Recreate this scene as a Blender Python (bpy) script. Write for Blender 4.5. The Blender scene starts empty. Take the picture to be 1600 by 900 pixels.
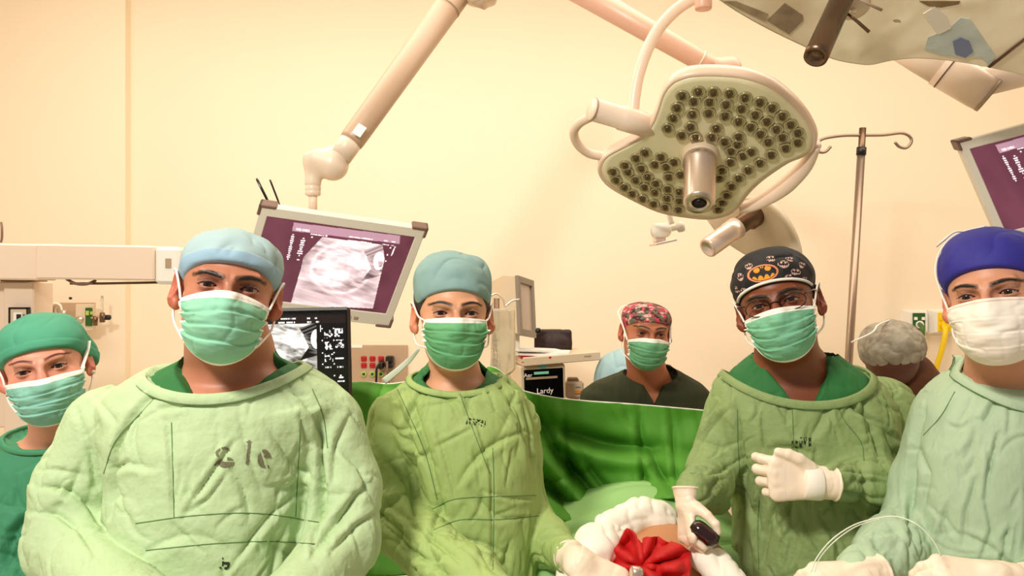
import bpy, bmesh, math, random
import numpy as np
from mathutils import Vector, Matrix
from mathutils.bvhtree import BVHTree

SC = bpy.context.scene
COL = SC.collection
F = 1200.0
CZ = 1.6

# ------------------------------------------------------------------ camera
cam_d = bpy.data.cameras.new('camera')
cam_d.sensor_width = 36.0
cam_d.lens = 27.0
cam_d.clip_start = 0.05
cam = bpy.data.objects.new('camera', cam_d)
cam.location = (0, 0, CZ)
cam.rotation_euler = (math.pi / 2, 0, 0)
COL.objects.link(cam)
SC.camera = cam

# ------------------------------------------------------------------ world, lights, exposure
w = bpy.data.worlds.new('world')
SC.world = w
w.use_nodes = True
w.node_tree.nodes['Background'].inputs[0].default_value = (1.0, 0.96, 0.90, 1)
w.node_tree.nodes['Background'].inputs[1].default_value = 0.27


def area(name, loc, rot, sx, sy, power, col):
    d = bpy.data.lights.new(name, 'AREA')
    d.shape = 'RECTANGLE'
    d.size, d.size_y = sx, sy
    d.energy = power
    d.color = col
    o = bpy.data.objects.new(name, d)
    o.location = loc
    o.rotation_euler = rot
    COL.objects.link(o)
    return o


area('ceiling_lamp_back', (0.1, 2.7, 3.3), (math.radians(12), 0, 0), 6.0, 1.4, 90, (1.0, 0.93, 0.82))
area('front_fill_light', (-1.1, -0.35, 3.1), (math.radians(42), 0, math.radians(-24)), 0.5, 0.3, 78, (1.0, 0.95, 0.87))  # added fill light behind the camera, not a fixture of the room
SC.view_settings.view_transform = 'Standard'
SC.view_settings.look = 'None'
SC.view_settings.gamma = 1.0
SC.view_settings.use_curve_mapping = False
SC.view_settings.exposure = 0.0


# ------------------------------------------------------------------ helpers
def P(px, py, Y):
    return np.array([(px - 800.0) / F * Y, Y, CZ - (py - 450.0) / F * Y])


def lin(c):
    c = np.asarray(c, float) / 255.0
    return np.where(c <= 0.04045, c / 12.92, ((c + 0.055) / 1.055) ** 2.4)


_rng = np.random.RandomState(7)
_TAB = _rng.rand(4096) * 2 - 1


def vnoise(p, seed=0):
    p = np.asarray(p, float)
    i = np.floor(p).astype(np.int64)
    f = p - i
    f = f * f * f * (f * (f * 6 - 15) + 10)
    out = 0
    for dx in (0, 1):
        for dy in (0, 1):
            for dz in (0, 1):
                h = ((i[:, 0] + dx) * 73856093 ^ (i[:, 1] + dy) * 19349663 ^ (i[:, 2] + dz) * 83492791 ^ (seed * 2654435)) & 4095
                wt = (f[:, 0] if dx else 1 - f[:, 0]) * (f[:, 1] if dy else 1 - f[:, 1]) * (f[:, 2] if dz else 1 - f[:, 2])
                out = out + wt * _TAB[h]
    return out


def fbm(p, seed=0, octv=3):
    s = 0
    a = 1.0
    for k in range(octv):
        s = s + a * vnoise(p * 2 ** k, seed + k * 11)
        a *= 0.5
    return s


def V(*a):
    return np.array(a, float)


def ln(v):
    return np.sqrt((v * v).sum(-1))


def nrm(v):
    v = np.asarray(v, float)
    return v / np.linalg.norm(v)


def ell(p, c, r, R=None):
    q = p - np.asarray(c)
    if R is not None:
        q = q @ R
    r = np.asarray(r, float)
    k0 = ln(q / r)
    k1 = ln(q / (r * r)) + 1e-9
    return k0 * (k0 - 1.0) / k1


def sph(p, c, r):
    return ln(p - np.asarray(c)) - r


def rcap(p, a, b, ra, rb):
    a = np.asarray(a, float)
    b = np.asarray(b, float)
    ab = b - a
    t = np.clip(((p - a) @ ab) / (ab @ ab), 0, 1)
    return ln(p - a - t[:, None] * ab) - (ra + (rb - ra) * t)


def smin(a, b, k):
    h = np.clip(0.5 + 0.5 * (b - a) / k, 0, 1)
    return b + (a - b) * h - k * h * (1 - h)


def smax(a, b, k):
    return -smin(-a, -b, k)


def rotz(t):
    c, s = math.cos(t), math.sin(t)
    return np.array([[c, -s, 0], [s, c, 0], [0, 0, 1.0]])


def rotx(t):
    c, s = math.cos(t), math.sin(t)
    return np.array([[1.0, 0, 0], [0, c, -s], [0, s, c]])


def roty(t):
    c, s = math.cos(t), math.sin(t)
    return np.array([[c, 0, s], [0, 1.0, 0], [-s, 0, c]])


def smoothstep(a, b, x):
    t = np.clip((x - a) / (b - a), 0, 1)
    return t * t * (3 - 2 * t)


def ax(lo, hi, h, lo2=None, h2=None):
    """axis coordinates; below lo2 spaced coarsely by h2"""
    if lo2 is None or lo >= lo2:
        return np.arange(lo, hi + h, h)
    return np.concatenate([np.arange(lo, lo2 - h2 * 0.5, h2), np.arange(lo2, hi + h, h)])


def surfnet(f, xs, ys, zs, B=5):
    nx, ny, nz = len(xs), len(ys), len(zs)

    def cen(a):
        s = np.arange(0, len(a), B)
        e = np.minimum(s + B, len(a) - 1)
        return (a[s] + a[e]) / 2, (a[e] - a[s]) / 2
    cx, hx = cen(xs)
    cy, hy = cen(ys)
    cz, hz = cen(zs)
    G = np.stack(np.meshgrid(cx, cy, cz, indexing='ij'), -1).reshape(-1, 3)
    H = np.stack(np.meshgrid(hx, hy, hz, indexing='ij'), -1).reshape(-1, 3)
    dc = f(G)
    act = np.abs(dc) < ln(H) * 1.35 + 0.006
    shp = (len(cx), len(cy), len(cz))
    dc = dc.reshape(shp)
    act = act.reshape(shp)
    bi = np.arange(nx) // B
    bj = np.arange(ny) // B
    bk = np.arange(nz) // B
    pi = np.maximum(np.arange(nx) - 1, 0) // B
    pj = np.maximum(np.arange(ny) - 1, 0) // B
    pk = np.maximum(np.arange(nz) - 1, 0) // B
    A = act[bi] | act[pi]
    A = A[:, bj] | A[:, pj]
    A = A[:, :, bk] | A[:, :, pk]
    W = dc[bi][:, bj][:, :, bk].copy()
    idx = np.nonzero(A)
    vals = np.empty(len(idx[0]))
    n = len(vals)
    for s in range(0, n, 300000):
        e = min(n, s + 300000)
        p = np.stack([xs[idx[0][s:e]], ys[idx[1][s:e]], zs[idx[2][s:e]]], -1)
        vals[s:e] = f(p)
    W[idx] = vals
    W[W == 0] = 1e-9
    S = W < 0
    c = S[:-1, :-1, :-1].astype(np.int8)
    tot = np.zeros_like(c)
    for i in (0, 1):
        for j in (0, 1):
            for k in (0, 1):
                tot += S[i:nx - 1 + i, j:ny - 1 + j, k:nz - 1 + k]
    cell = (tot > 0) & (tot < 8)
    ci = np.nonzero(cell)
    nv = len(ci[0])
    vid = -np.ones(cell.shape, np.int64)
    vid[ci] = np.arange(nv)
    acc = np.zeros((nv, 3))
    cnt = np.zeros(nv)
    X = (xs, ys, zs)
    for axis in range(3):
        oth = [a for a in range(3) if a != axis]
        for i in (0, 1):
            for j in (0, 1):
                o0 = [0, 0, 0]
                o0[oth[0]] = i
                o0[oth[1]] = j
                o1 = list(o0)
                o1[axis] = 1
                a0 = W[ci[0] + o0[0], ci[1] + o0[1], ci[2] + o0[2]]
                a1 = W[ci[0] + o1[0], ci[1] + o1[1], ci[2] + o1[2]]
                m = (a0 < 0) != (a1 < 0)
                t = np.where(m, a0 / np.where(m, a0 - a1, 1), 0)
                pos = np.zeros((nv, 3))
                for d in range(3):
                    base = X[d][ci[d] + o0[d]]
                    if d == axis:
                        nxt = X[d][ci[d] + 1]
                        pos[:, d] = base + t * (nxt - base)
                    else:
                        pos[:, d] = base
                acc[m] += pos[m]
                cnt[m] += 1
    v = acc / np.maximum(cnt, 1)[:, None]
    faces = []
    for axis in range(3):
        sl0 = [slice(None)] * 3
        sl1 = [slice(None)] * 3
        sl0[axis] = slice(0, -1)
        sl1[axis] = slice(1, None)
        m = S[tuple(sl0)] != S[tuple(sl1)]
        oth = [a for a in range(3) if a != axis]
        e = np.nonzero(m)
        ok = (e[oth[0]] > 0) & (e[oth[1]] > 0) & (e[oth[0]] < (nx, ny, nz)[oth[0]] - 1) & (e[oth[1]] < (nx, ny, nz)[oth[1]] - 1)
        e = [q[ok] for q in e]
        inside = S[tuple(e)]

        def cellid(a, b):
            q = [e[0].copy(), e[1].copy(), e[2].copy()]
            q[oth[0]] = q[oth[0]] - a
            q[oth[1]] = q[oth[1]] - b
            return vid[tuple(q)]
        q = np.stack([cellid(1, 1), cellid(0, 1), cellid(0, 0), cellid(1, 0)], -1)
        if axis == 1:
            inside = ~inside
        q[~inside] = q[~inside][:, ::-1]
        faces.append(q)
    fcs = np.concatenate(faces)
    fcs = fcs[(fcs >= 0).all(1)]
    return v, fcs


def grad(f, p, e=0.0015):
    g = np.zeros_like(p)
    for d in range(3):
        o = np.zeros(3)
        o[d] = e
        g[:, d] = f(p + o) - f(p - o)
    return g / (ln(g)[:, None] + 1e-12)


def sdf_mesh(f, lo, hi, h, zfine=None, hz2=0.03, disp=None, newton=True):
    xs = ax(lo[0], hi[0], h)
    ys = ax(lo[1], hi[1], h)
    zs = ax(lo[2], hi[2], h, zfine, hz2)
    v, fc = surfnet(f, xs, ys, zs)
    if newton:
        n = grad(f, v)
        v = v - n * np.clip(f(v), -h * 0.6, h * 0.6)[:, None]
    if disp is not None:
        n = grad(f, v, 0.003)
        v = v + n * disp(v, n)[:, None]
    return v, fc


def mkmesh(name, v, f, cols=None, smooth=True):
    me = bpy.data.meshes.new(name)
    v = np.asarray(v, np.float32)
    if isinstance(f, np.ndarray) and f.ndim == 2:
        nf, k = f.shape
        me.vertices.add(len(v))
        me.vertices.foreach_set('co', v.ravel())
        me.loops.add(nf * k)
        me.loops.foreach_set('vertex_index', f.ravel().astype(np.int32))
        me.polygons.add(nf)
        me.polygons.foreach_set('loop_start', np.arange(0, nf * k, k, dtype=np.int32))
        me.polygons.foreach_set('loop_total', np.full(nf, k, np.int32))
        me.update(calc_edges=True)
    else:
        me.from_pydata([tuple(map(float, q)) for q in v], [], [tuple(int(i) for i in q) for q in f])
    if cols is not None:
        at = me.color_attributes.new('Col', 'FLOAT_COLOR', 'POINT')
        c = np.ones((len(v), 4), np.float32)
        c[:, :3] = cols
        at.data.foreach_set('color', c.ravel())
    if smooth:
        me.polygons.foreach_set('use_smooth', np.ones(len(me.polygons), bool))
    me.validate()
    if not (isinstance(f, np.ndarray) and f.ndim == 2):
        bm = bmesh.new()
        bm.from_mesh(me)
        bmesh.ops.recalc_face_normals(bm, faces=bm.faces)
        bm.to_mesh(me)
        bm.free()
    return me


def obj(name, vf, m, parent=None, cols=None, smooth=True, label=None):
    v, f = vf
    v = np.asarray(v, float)
    if parent is not None:
        mw = np.array(parent.get('_loc', (0, 0, 0)))
        v = v - mw
        org = mw
        cen = v.mean(0) if False else np.zeros(3)
    me = mkmesh(name, v, f, cols, smooth)
    me.materials.append(m)
    o = bpy.data.objects.new(name, me)
    COL.objects.link(o)
    if parent is not None:
        o.parent = parent
        o['_loc'] = parent.get('_loc', (0, 0, 0))
    if label:
        o['label'] = label
    return o


def thing(name, loc, label, cat, group=None):
    o = bpy.data.objects.new(name, None)
    o.empty_display_size = 0.05
    o.location = loc
    o['_loc'] = tuple(float(x) for x in loc)
    o['label'] = label
    o['category'] = cat
    if group:
        o['group'] = group
    COL.objects.link(o)
    return o


def tag(o, label, cat, group=None):
    o['label'] = label
    o['category'] = cat
    if group:
        o['group'] = group
    return o


def struct(name, vf, m, smooth=False):
    o = obj(name, vf, m, None, smooth=smooth)
    o['kind'] = 'structure'
    return o


def join(*parts):
    vs, fs, n = [], [], 0
    for v, f in parts:
        v = np.asarray(v, float)
        vs.append(v)
        fs.extend([tuple(int(i) + n for i in q) for q in f])
        n += len(v)
    return np.concatenate(vs), fs


def box(c, h, R=None, bev=0.0):
    """box, optionally bevelled (chamfered) by bev"""
    c = np.asarray(c, float)
    h = np.asarray(h, float)
    if bev <= 0:
        v = np.array([[x, y, z] for x in (-1, 1) for y in (-1, 1) for z in (-1, 1)], float) * h
        f = [(0, 1, 3, 2), (4, 6, 7, 5), (0, 4, 5, 1), (2, 3, 7, 6), (0, 2, 6, 4), (1, 5, 7, 3)]
    else:
        vs = []
        idx = {}
        for sx in (-1, 1):
            for sy in (-1, 1):
                for sz in (-1, 1):
                    for a in range(3):
                        q = h - bev
                        q = q.copy()
                        q[a] = h[a]
                        idx[(sx, sy, sz, a)] = len(vs)
                        vs.append(q * (sx, sy, sz))
        v = np.array(vs)
        f = []
        for a in range(3):
            b, d = [(1, 2), (2, 0), (0, 1)][a]
            for s in (-1, 1):
                ring = []
                for (sb, sd) in ((-1, -1), (1, -1), (1, 1), (-1, 1)):
                    k = [0, 0, 0]
                    k[a], k[b], k[d] = s, sb, sd
                    ring.append(idx[(k[0], k[1], k[2], a)])
                f.append(tuple(ring if s > 0 else ring[::-1]))
        for a in range(3):
            b, d = [(1, 2), (2, 0), (0, 1)][a]
            for sb in (-1, 1):
                for sd in (-1, 1):
                    k0 = [0, 0, 0]
                    k1 = [0, 0, 0]
                    k0[a], k1[a] = -1, 1
                    for kk in (k0, k1):
                        kk[b], kk[d] = sb, sd
                    q = (idx[(*k0, b)], idx[(*k1, b)], idx[(*k1, d)], idx[(*k0, d)])
                    f.append(q if sb * sd > 0 else q[::-1])
        for sx in (-1, 1):
            for sy in (-1, 1):
                for sz in (-1, 1):
                    q = tuple(idx[(sx, sy, sz, a)] for a in range(3))
                    f.append(q if sx * sy * sz > 0 else q[::-1])
    if R is not None:
        v = v @ np.asarray(R).T
    return v + c, f


def catmull(pts, n=8):
    pts = np.asarray(pts, float)
    q = np.vstack([2 * pts[0] - pts[1], pts, 2 * pts[-1] - pts[-2]])
    out = []
    for i in range(1, len(q) - 2):
        for t in np.linspace(0, 1, n, endpoint=False):
            a, b, c, d = q[i - 1], q[i], q[i + 1], q[i + 2]
            out.append(0.5 * ((2 * b) + (-a + c) * t + (2 * a - 5 * b + 4 * c - d) * t * t + (-a + 3 * b - 3 * c + d) * t ** 3))
    out.append(q[-2])
    return np.array(out)


def tube(pts, r, seg=10, smooth_n=0, closed=False, flat=None, ref=None):
    pts = np.asarray(pts, float)
    if smooth_n:
        if closed:
            pts = np.vstack([pts, pts[:1]])
        k = len(pts)
        rr = np.asarray(r, float)
        pts2 = catmull(pts, smooth_n)
        if rr.ndim:
            rr = np.interp(np.linspace(0, k - 1, len(pts2)), np.arange(k), rr)
        r = rr
        pts = pts2
        if closed:
            pts = pts[:-1]
            r = r[:-1] if np.ndim(r) else r
    n = len(pts)
    r = np.full(n, r, float) if np.ndim(r) == 0 else np.asarray(r, float)
    if closed:
        T = np.roll(pts, -1, 0) - np.roll(pts, 1, 0)
    else:
        T = np.gradient(pts, axis=0)
    T = T / (ln(T)[:, None] + 1e-12)
    up = nrm(ref) if ref is not None else (V(0, 0, 1) if abs(T[0][2]) < 0.9 else V(1, 0, 0))
    a = nrm(np.cross(T[0], up))
    vs = []
    for i in range(n):
        if ref is not None:
            a = np.cross(T[i], up)
            a = a / (np.linalg.norm(a) + 1e-9)
        else:
            a = a - T[i] * (a @ T[i])
            a = nrm(a)
        b = np.cross(T[i], a)
        for k in range(seg):
            t = 2 * math.pi * k / seg
            vs.append(pts[i] + r[i] * (a * math.cos(t) + b * math.sin(t) * (flat if flat else 1)))
    f = []
    m = n if closed else n - 1
    for i in range(m):
        j = (i + 1) % n
        for k in range(seg):
            k2 = (k + 1) % seg
            f.append((i * seg + k, i * seg + k2, j * seg + k2, j * seg + k))
    if not closed:
        f.append(tuple(range(seg))[::-1])
        f.append(tuple((n - 1) * seg + k for k in range(seg)))
    return np.array(vs), f


def lathe(prof, c, axis, seg=32):
    """prof: list of (r, t) along axis from c"""
    axis = nrm(axis)
    a = nrm(np.cross(axis, V(0, 0, 1) if abs(axis[2]) < 0.9 else V(1, 0, 0)))
    b = np.cross(axis, a)
    vs = []
    for r, t in prof:
        for k in range(seg):
            an = 2 * math.pi * k / seg
            vs.append(np.asarray(c) + axis * t + max(r, 1e-5) * (a * math.cos(an) + b * math.sin(an)))
    f = []
    for i in range(len(prof) - 1):
        for k in range(seg):
            k2 = (k + 1) % seg
            f.append((i * seg + k, i * seg + k2, (i + 1) * seg + k2, (i + 1) * seg + k))
    f.append(tuple(range(seg))[::-1])
    f.append(tuple((len(prof) - 1) * seg + k for k in range(seg)))
    return np.array(vs), f


def grid(fn, nu, nv, thick=0.0, closed_u=False):
    """fn(u,v)->(N,3) over a grid; thick duplicates the sheet backwards along +normal"""
    uu, vv = np.meshgrid(np.linspace(0, 1, nu), np.linspace(0, 1, nv), indexing='ij')
    p = fn(uu.ravel(), vv.ravel())
    f = []
    I = np.arange(nu * nv).reshape(nu, nv)
    q = np.stack([I[:-1, :-1], I[1:, :-1], I[1:, 1:], I[:-1, 1:]], -1).reshape(-1, 4)
    if thick:
        g = p.reshape(nu, nv, 3)
        du = np.gradient(g, axis=0)
        dv = np.gradient(g, axis=1)
        n = np.cross(du, dv)
        n = n / (ln(n)[..., None] + 1e-12)
        p2 = (g + n * thick).reshape(-1, 3)
        N = nu * nv
        q2 = q[:, ::-1] + N
        e = []
        b = np.concatenate([I[:, 0], I[-1, 1:], I[:-1, -1][::-1], I[0, 1:-1][::-1]])
        bn = np.roll(b, -1)
        e = np.stack([b, b + N, bn + N, bn], -1)
        return np.vstack([p, p2]), np.vstack([q, q2, e])
    return p, q


# ------------------------------------------------------------------ materials
def mat(name, c, rough=0.6, metal=0.0, bump=None, var=0.0, varscale=6.0, spec=0.5, emit=None, trans=0.0,
        attr=False, sheen=0.0, alpha=1.0, ridged=None, sss=0.0, coat=0.0, emit_attr=0.0, stretch=(1, 1, 1)):
    m = bpy.data.materials.new(name)
    m.use_nodes = True
    nt = m.node_tree
    b = nt.nodes['Principled BSDF']
    L = nt.links.new
    b.inputs['Roughness'].default_value = rough
    b.inputs['Metallic'].default_value = metal
    b.inputs['Specular IOR Level'].default_value = spec
    b.inputs['Transmission Weight'].default_value = trans
    b.inputs['Sheen Weight'].default_value = sheen
    b.inputs['Alpha'].default_value = alpha
    b.inputs['Coat Weight'].default_value = coat
    if sss:
        b.inputs['Subsurface Weight'].default_value = sss
        b.inputs['Subsurface Radius'].default_value = (0.012, 0.005, 0.003)
        b.inputs['Subsurface Scale'].default_value = 0.6
    lc = lin(c)
    tc = nt.nodes.new('ShaderNodeTexCoord')
    mp = nt.nodes.new('ShaderNodeMapping')
    mp.inputs['Scale'].default_value = stretch
    L(tc.outputs['Object'], mp.inputs[0])
    src = None
    if attr:
        a = nt.nodes.new('ShaderNodeAttribute')
        a.attribute_name = 'Col'
        src = a.outputs['Color']
        if emit_attr:
            L(src, b.inputs['Emission Color'])
            b.inputs['Emission Strength'].default_value = emit_attr
    b.inputs['Base Color'].default_value = (*lc, 1)
    if var:
        n = nt.nodes.new('ShaderNodeTexNoise')
        n.inputs['Scale'].default_value = varscale
        n.inputs['Detail'].default_value = 4
        L(mp.outputs[0], n.inputs['Vector'])
        mr = nt.nodes.new('ShaderNodeMapRange')
        mr.inputs[1].default_value = 0.3
        mr.inputs[2].default_value = 0.7
        mr.inputs[3].default_value = 1 - var
        mr.inputs[4].default_value = 1 + var
        L(n.outputs[0], mr.inputs[0])
        mx = nt.nodes.new('ShaderNodeMix')
        mx.data_type = 'RGBA'
        mx.blend_type = 'MULTIPLY'
        mx.inputs[0].default_value = 1
        if src is not None:
            L(src, mx.inputs[6])
        else:
            mx.inputs[6].default_value = (*lc, 1)
        L(mr.outputs[0], mx.inputs[7])
        L(mx.outputs[2], b.inputs['Base Color'])
    elif src is not None:
        L(src, b.inputs['Base Color'])
    if emit:
        b.inputs['Emission Color'].default_value = (*lin(emit[0]), 1)
        b.inputs['Emission Strength'].default_value = emit[1]
    prev = None
    if ridged:
        for (sc_, st_, dist_) in ridged:
            n = nt.nodes.new('ShaderNodeTexNoise')
            n.noise_type = 'RIDGED_MULTIFRACTAL'
            n.inputs['Scale'].default_value = sc_
            n.inputs['Detail'].default_value = 2.0
            n.inputs['Distortion'].default_value = 0.8
            L(mp.outputs[0], n.inputs['Vector'])
            bp = nt.nodes.new('ShaderNodeBump')
            bp.inputs['Strength'].default_value = st_
            bp.inputs['Distance'].default_value = dist_
            L(n.outputs[0], bp.inputs['Height'])
            if prev is not None:
                L(prev.outputs[0], bp.inputs['Normal'])
            prev = bp
    if bump:
        n = nt.nodes.new('ShaderNodeTexNoise')
        n.inputs['Scale'].default_value = bump[0]
        n.inputs['Detail'].default_value = 3
        L(mp.outputs[0], n.inputs['Vector'])
        bp = nt.nodes.new('ShaderNodeBump')
        bp.inputs['Strength'].default_value = bump[1]
        bp.inputs['Distance'].default_value = bump[2] if len(bump) > 2 else 0.002
        L(n.outputs[0], bp.inputs['Height'])
        if prev is not None:
            L(prev.outputs[0], bp.inputs['Normal'])
        prev = bp
    if prev is not None:
        L(prev.outputs[0], b.inputs['Normal'])
    return m


CLOTH = [(7.0, 0.45, 0.006), (17.0, 0.3, 0.003)]
M = {}
M['wall'] = mat('wall paint', (252, 233, 205), 0.55, bump=(40, 0.05), var=0.015, varscale=1.2)
M['floor'] = mat('floor vinyl', (226, 216, 196), 0.35, var=0.05)
M['ceil'] = mat('ceiling paint', (245, 238, 220), 0.8)
M['enamel'] = mat('cream enamel', (240, 215, 192), 0.35, bump=(60, 0.03))
M['enamel_pink'] = mat('pinkish enamel', (226, 178, 152), 0.35)
M['beige'] = mat('beige plastic', (222, 200, 170), 0.45, bump=(90, 0.03))
M['beige_d'] = mat('darker beige plastic', (176, 150, 124), 0.45)
M['lamp_face'] = mat('lamp face plastic', (236, 226, 188), 0.3, var=0.04, varscale=9)
M['chrome'] = mat('brushed steel', (222, 202, 186), 0.28, metal=0.8, bump=(60, 0.05), stretch=(1, 1, 6))
M['steel_w'] = mat('pale satin metal', (238, 216, 200), 0.3, metal=0.55)
M['steel_d'] = mat('dark steel', (120, 95, 75), 0.3, metal=0.85)
M['black'] = mat('black plastic', (14, 11, 12), 0.4)
M['blackgloss'] = mat('glossy black', (8, 6, 8), 0.12)
M['white'] = mat('white plastic', (244, 238, 226), 0.4)
M['paper'] = mat('white paper', (250, 244, 236), 0.8)
M['brown'] = mat('brown rubber', (122, 92, 78), 0.5)
M['screen'] = mat('screen', (10, 10, 10), 0.25, attr=True, emit_attr=0.9)
M['vcol'] = mat('printed', (200, 200, 200), 0.5, attr=True)
M['eye'] = mat('eye', (200, 200, 200), 0.08, attr=True, spec=0.6)
M['glove'] = mat('latex glove', (248, 226, 200), 0.45, ridged=[(26, 0.5, 0.006)], sss=0.0)
M['mask'] = mat('mask fabric', (120, 200, 160), 0.75, attr=True, bump=(260, 0.25, 0.0006), ridged=[(20, 0.4, 0.004)])
M['strap'] = mat('white elastic', (246, 238, 226), 0.7)
M['red'] = mat('red', (196, 14, 12), 0.7, ridged=[(12, 0.5, 0.01)])
M['iodine'] = mat('iodine skin', (204, 138, 92), 0.45, var=0.12, varscale=9, bump=(120, 0.1, 0.001))
M['gauze'] = mat('white gauze', (254, 244, 226), 0.8, ridged=[(7, 0.4, 0.012)], bump=(200, 0.2, 0.001))
M['pole'] = mat('worn steel', (160, 138, 120), 0.3, metal=0.8)
M['tie'] = mat('pale tie', (214, 220, 208), 0.8)
M['shell'] = mat('monitor shell', (236, 226, 210), 0.4, bump=(90, 0.03))
M['darkred'] = mat('dark red glass', (40, 4, 8), 0.12, coat=0.6)
M['green_drape'] = mat('green drape', (84, 150, 40), 0.7, ridged=[(4, 0.8, 0.05), (9, 0.6, 0.012)], bump=(300, 0.2, 0.001), var=0.08, varscale=3)
M['dkgreen'] = mat('dark green drape', (22, 66, 26), 0.8, ridged=[(8, 0.4, 0.004)])
M['seam'] = mat('seam', (96, 128, 72), 0.8)
M['redplug'] = mat('red outlet', (190, 24, 34), 0.4)
M['greenplug'] = mat('green port', (176, 200, 96), 0.4)
M['dkport'] = mat('dark green hole', (20, 80, 30), 0.5)
M['steelpanel'] = mat('wall panel steel', (205, 172, 142), 0.35, metal=0.3, var=0.05)
M['green_hose'] = mat('green hose', (70, 110, 40), 0.4)
M['yellow'] = mat('yellow plastic', (250, 210, 20), 0.4)
M['dkgreenp'] = mat('dark green plastic', (40, 90, 30), 0.35)
M['clear'] = mat('clear plastic', (235, 230, 215), 0.12, trans=0.75, alpha=0.75)
M['fluid'] = mat('fluid bag plastic', (240, 226, 200), 0.15, trans=0.6, var=0.08, varscale=20, bump=(25, 0.5, 0.004))
M['orange'] = mat('orange label', (240, 160, 40), 0.5)
M['cyan'] = mat('cyan badge', (90, 205, 220), 0.4)
M['pocket'] = mat('black fabric bag', (38, 12, 14), 0.6, ridged=[(14, 0.4, 0.004)])
M['hair'] = mat('dark hair', (30, 16, 10), 0.5, bump=(120, 0.6, 0.002), stretch=(1, 1, 0.15))
M['lens'] = mat('lens', (206, 192, 156), 0.08, metal=0.35, spec=0.9)
M['lens_ring'] = mat('lens rim', (158, 146, 104), 0.15, metal=0.25)
M['lens_core'] = mat('lens core', (96, 78, 52), 0.1, metal=0.5)
M['cover'] = mat('lamp cover', (196, 178, 148), 0.12, var=0.2, varscale=5, ridged=[(5, 0.35, 0.01)], spec=0.7, coat=0.5)
M['lampgrey'] = mat('lamp back grey', (222, 204, 178), 0.35, var=0.06, varscale=8)

# ------------------------------------------------------------------ structure
WY = 4.3
struct('floor', box((0, 1.6, -0.05), (4.0, 4.6, 0.05)), M['floor'])
struct('wall_back', box((0.9, WY + 0.1, 1.7), (3.1, 0.1, 1.7)), M['wall'])
struct('wall_left', box((-3.085, WY + 0.06, 1.7), (0.95, 0.12, 1.7)), M['wall'])
struct('wall_side', box((-4.1, 2.2, 1.7), (0.08, 2.3, 1.7)), M['wall'])
struct('wall_right', box((4.1, 2.2, 1.7), (0.1, 2.3, 1.7)), M['wall'])
struct('ceiling', box((0, 2.6, 3.45), (4.2, 2.0, 0.05)), M['ceil'])

# ------------------------------------------------------------------ people
EYE = V(0.0315, -0.0695, 0.0)


def head_core(q):
    d = ell(q, (0, .018, .036), (.075, .094, .080))
    d = smin(d, ell(q, (0, -.018, -.028), (.063, .070, .088)), .03)
    d = smin(d, ell(q, (0, -.030, -.078), (.049, .053, .038)), .03)
    a = np.abs(q[:, 0])
    m = np.stack([a, q[:, 1], q[:, 2]], -1)
    d = smin(d, ell(m, (.040, -.048, -.030), (.024, .024, .020)), .02)
    return d, m


def head_sdf(q, openness=1.0):
    d, m = head_core(q)
    d = smin(d, rcap(m, (.040, -.074, .020), (.010, -.085, .014), .007, .008), .014)
    d = smin(d, rcap(q, (0, -.082, .012), (0, -.107, -.028), .0075, .011), .012)
    d = smin(d, sph(q, (0, -.108, -.034), .013), .008)
    d = smin(d, sph(m, (.013, -.097, -.037), .0085), .006)
    d = smin(d, ell(m, (.0, -.089, -.060), (.022, .008, .005)), .006)
    d = smin(d, ell(m, (.0, -.087, -.069), (.019, .009, .006)), .006)
    d = smax(d, -ell(m, (.0315, -.093, -.001), (.021, .0165, .0125)), .010)
    d = smin(d, sph(m, EYE, .0134), .004)
    # lid opening
    x = (m[:, 0] - EYE[0]) / .0150
    k = 1 - x * x
    up = .0052 * openness * k
    lo = -.0044 * openness * k
    carve = np.maximum(np.maximum(m[:, 2] - up, lo - m[:, 2]), m[:, 1] + .064)
    d = smax(d, -carve, .0012)
    # upper lid crease
    d = smax(d, -rcap(m, (.019, -.083, .0075), (.045, -.076, .0068), .0008, .0008), .0015)
    # ears
    Re = rotz(math.radians(28)) @ rotx(math.radians(-12))
    e = ell(m, (.0815, .014, -.010), (.0085, .018, .031), Re)
    e = smin(e, ell(m, (.078, .004, -.034), (.006, .009, .011)), .008)
    e = smax(e, -ell(m, (.090, .004, -.006), (.009, .010, .019), Re), .004)
    d = smin(d, e, .005)
    return d


def hull(q):
    d, m = head_core(q)
    d = smin(d, ell(q, (0, -.082, -.050), (.036, .030, .036)), .035)
    d = smin(d, rcap(q, (0, -.088, .000), (0, -.106, -.032), .012, .017), .012)
    d = smin(d, ell(q, (0, -.055, -.085), (.034, .040, .030)), .03)
    return d


class Head:
    def __init__(s, ex, ey, Y, sc, yaw, pitch, roll, kt=1.0):
        s.kt = kt
        s.R = rotz(math.radians(yaw)) @ rotx(math.radians(pitch)) @ roty(math.radians(roll))
        s.sc = sc
        s.c = P(ex, ey, Y) - s.R @ (V(0, -.083, 0) * sc)

    def loc(s, p):
        q = (p - s.c) @ s.R / s.sc
        t = np.maximum(q[..., 2] - .03, 0)
        q[..., 2] += t * (1 / s.kt - 1)
        return q

    def wor(s, q):
        q = np.array(q, float)
        t = np.maximum(q[..., 2] - .03, 0)
        q[..., 2] += t * (s.kt - 1)
        return q @ s.R.T * s.sc + s.c


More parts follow.
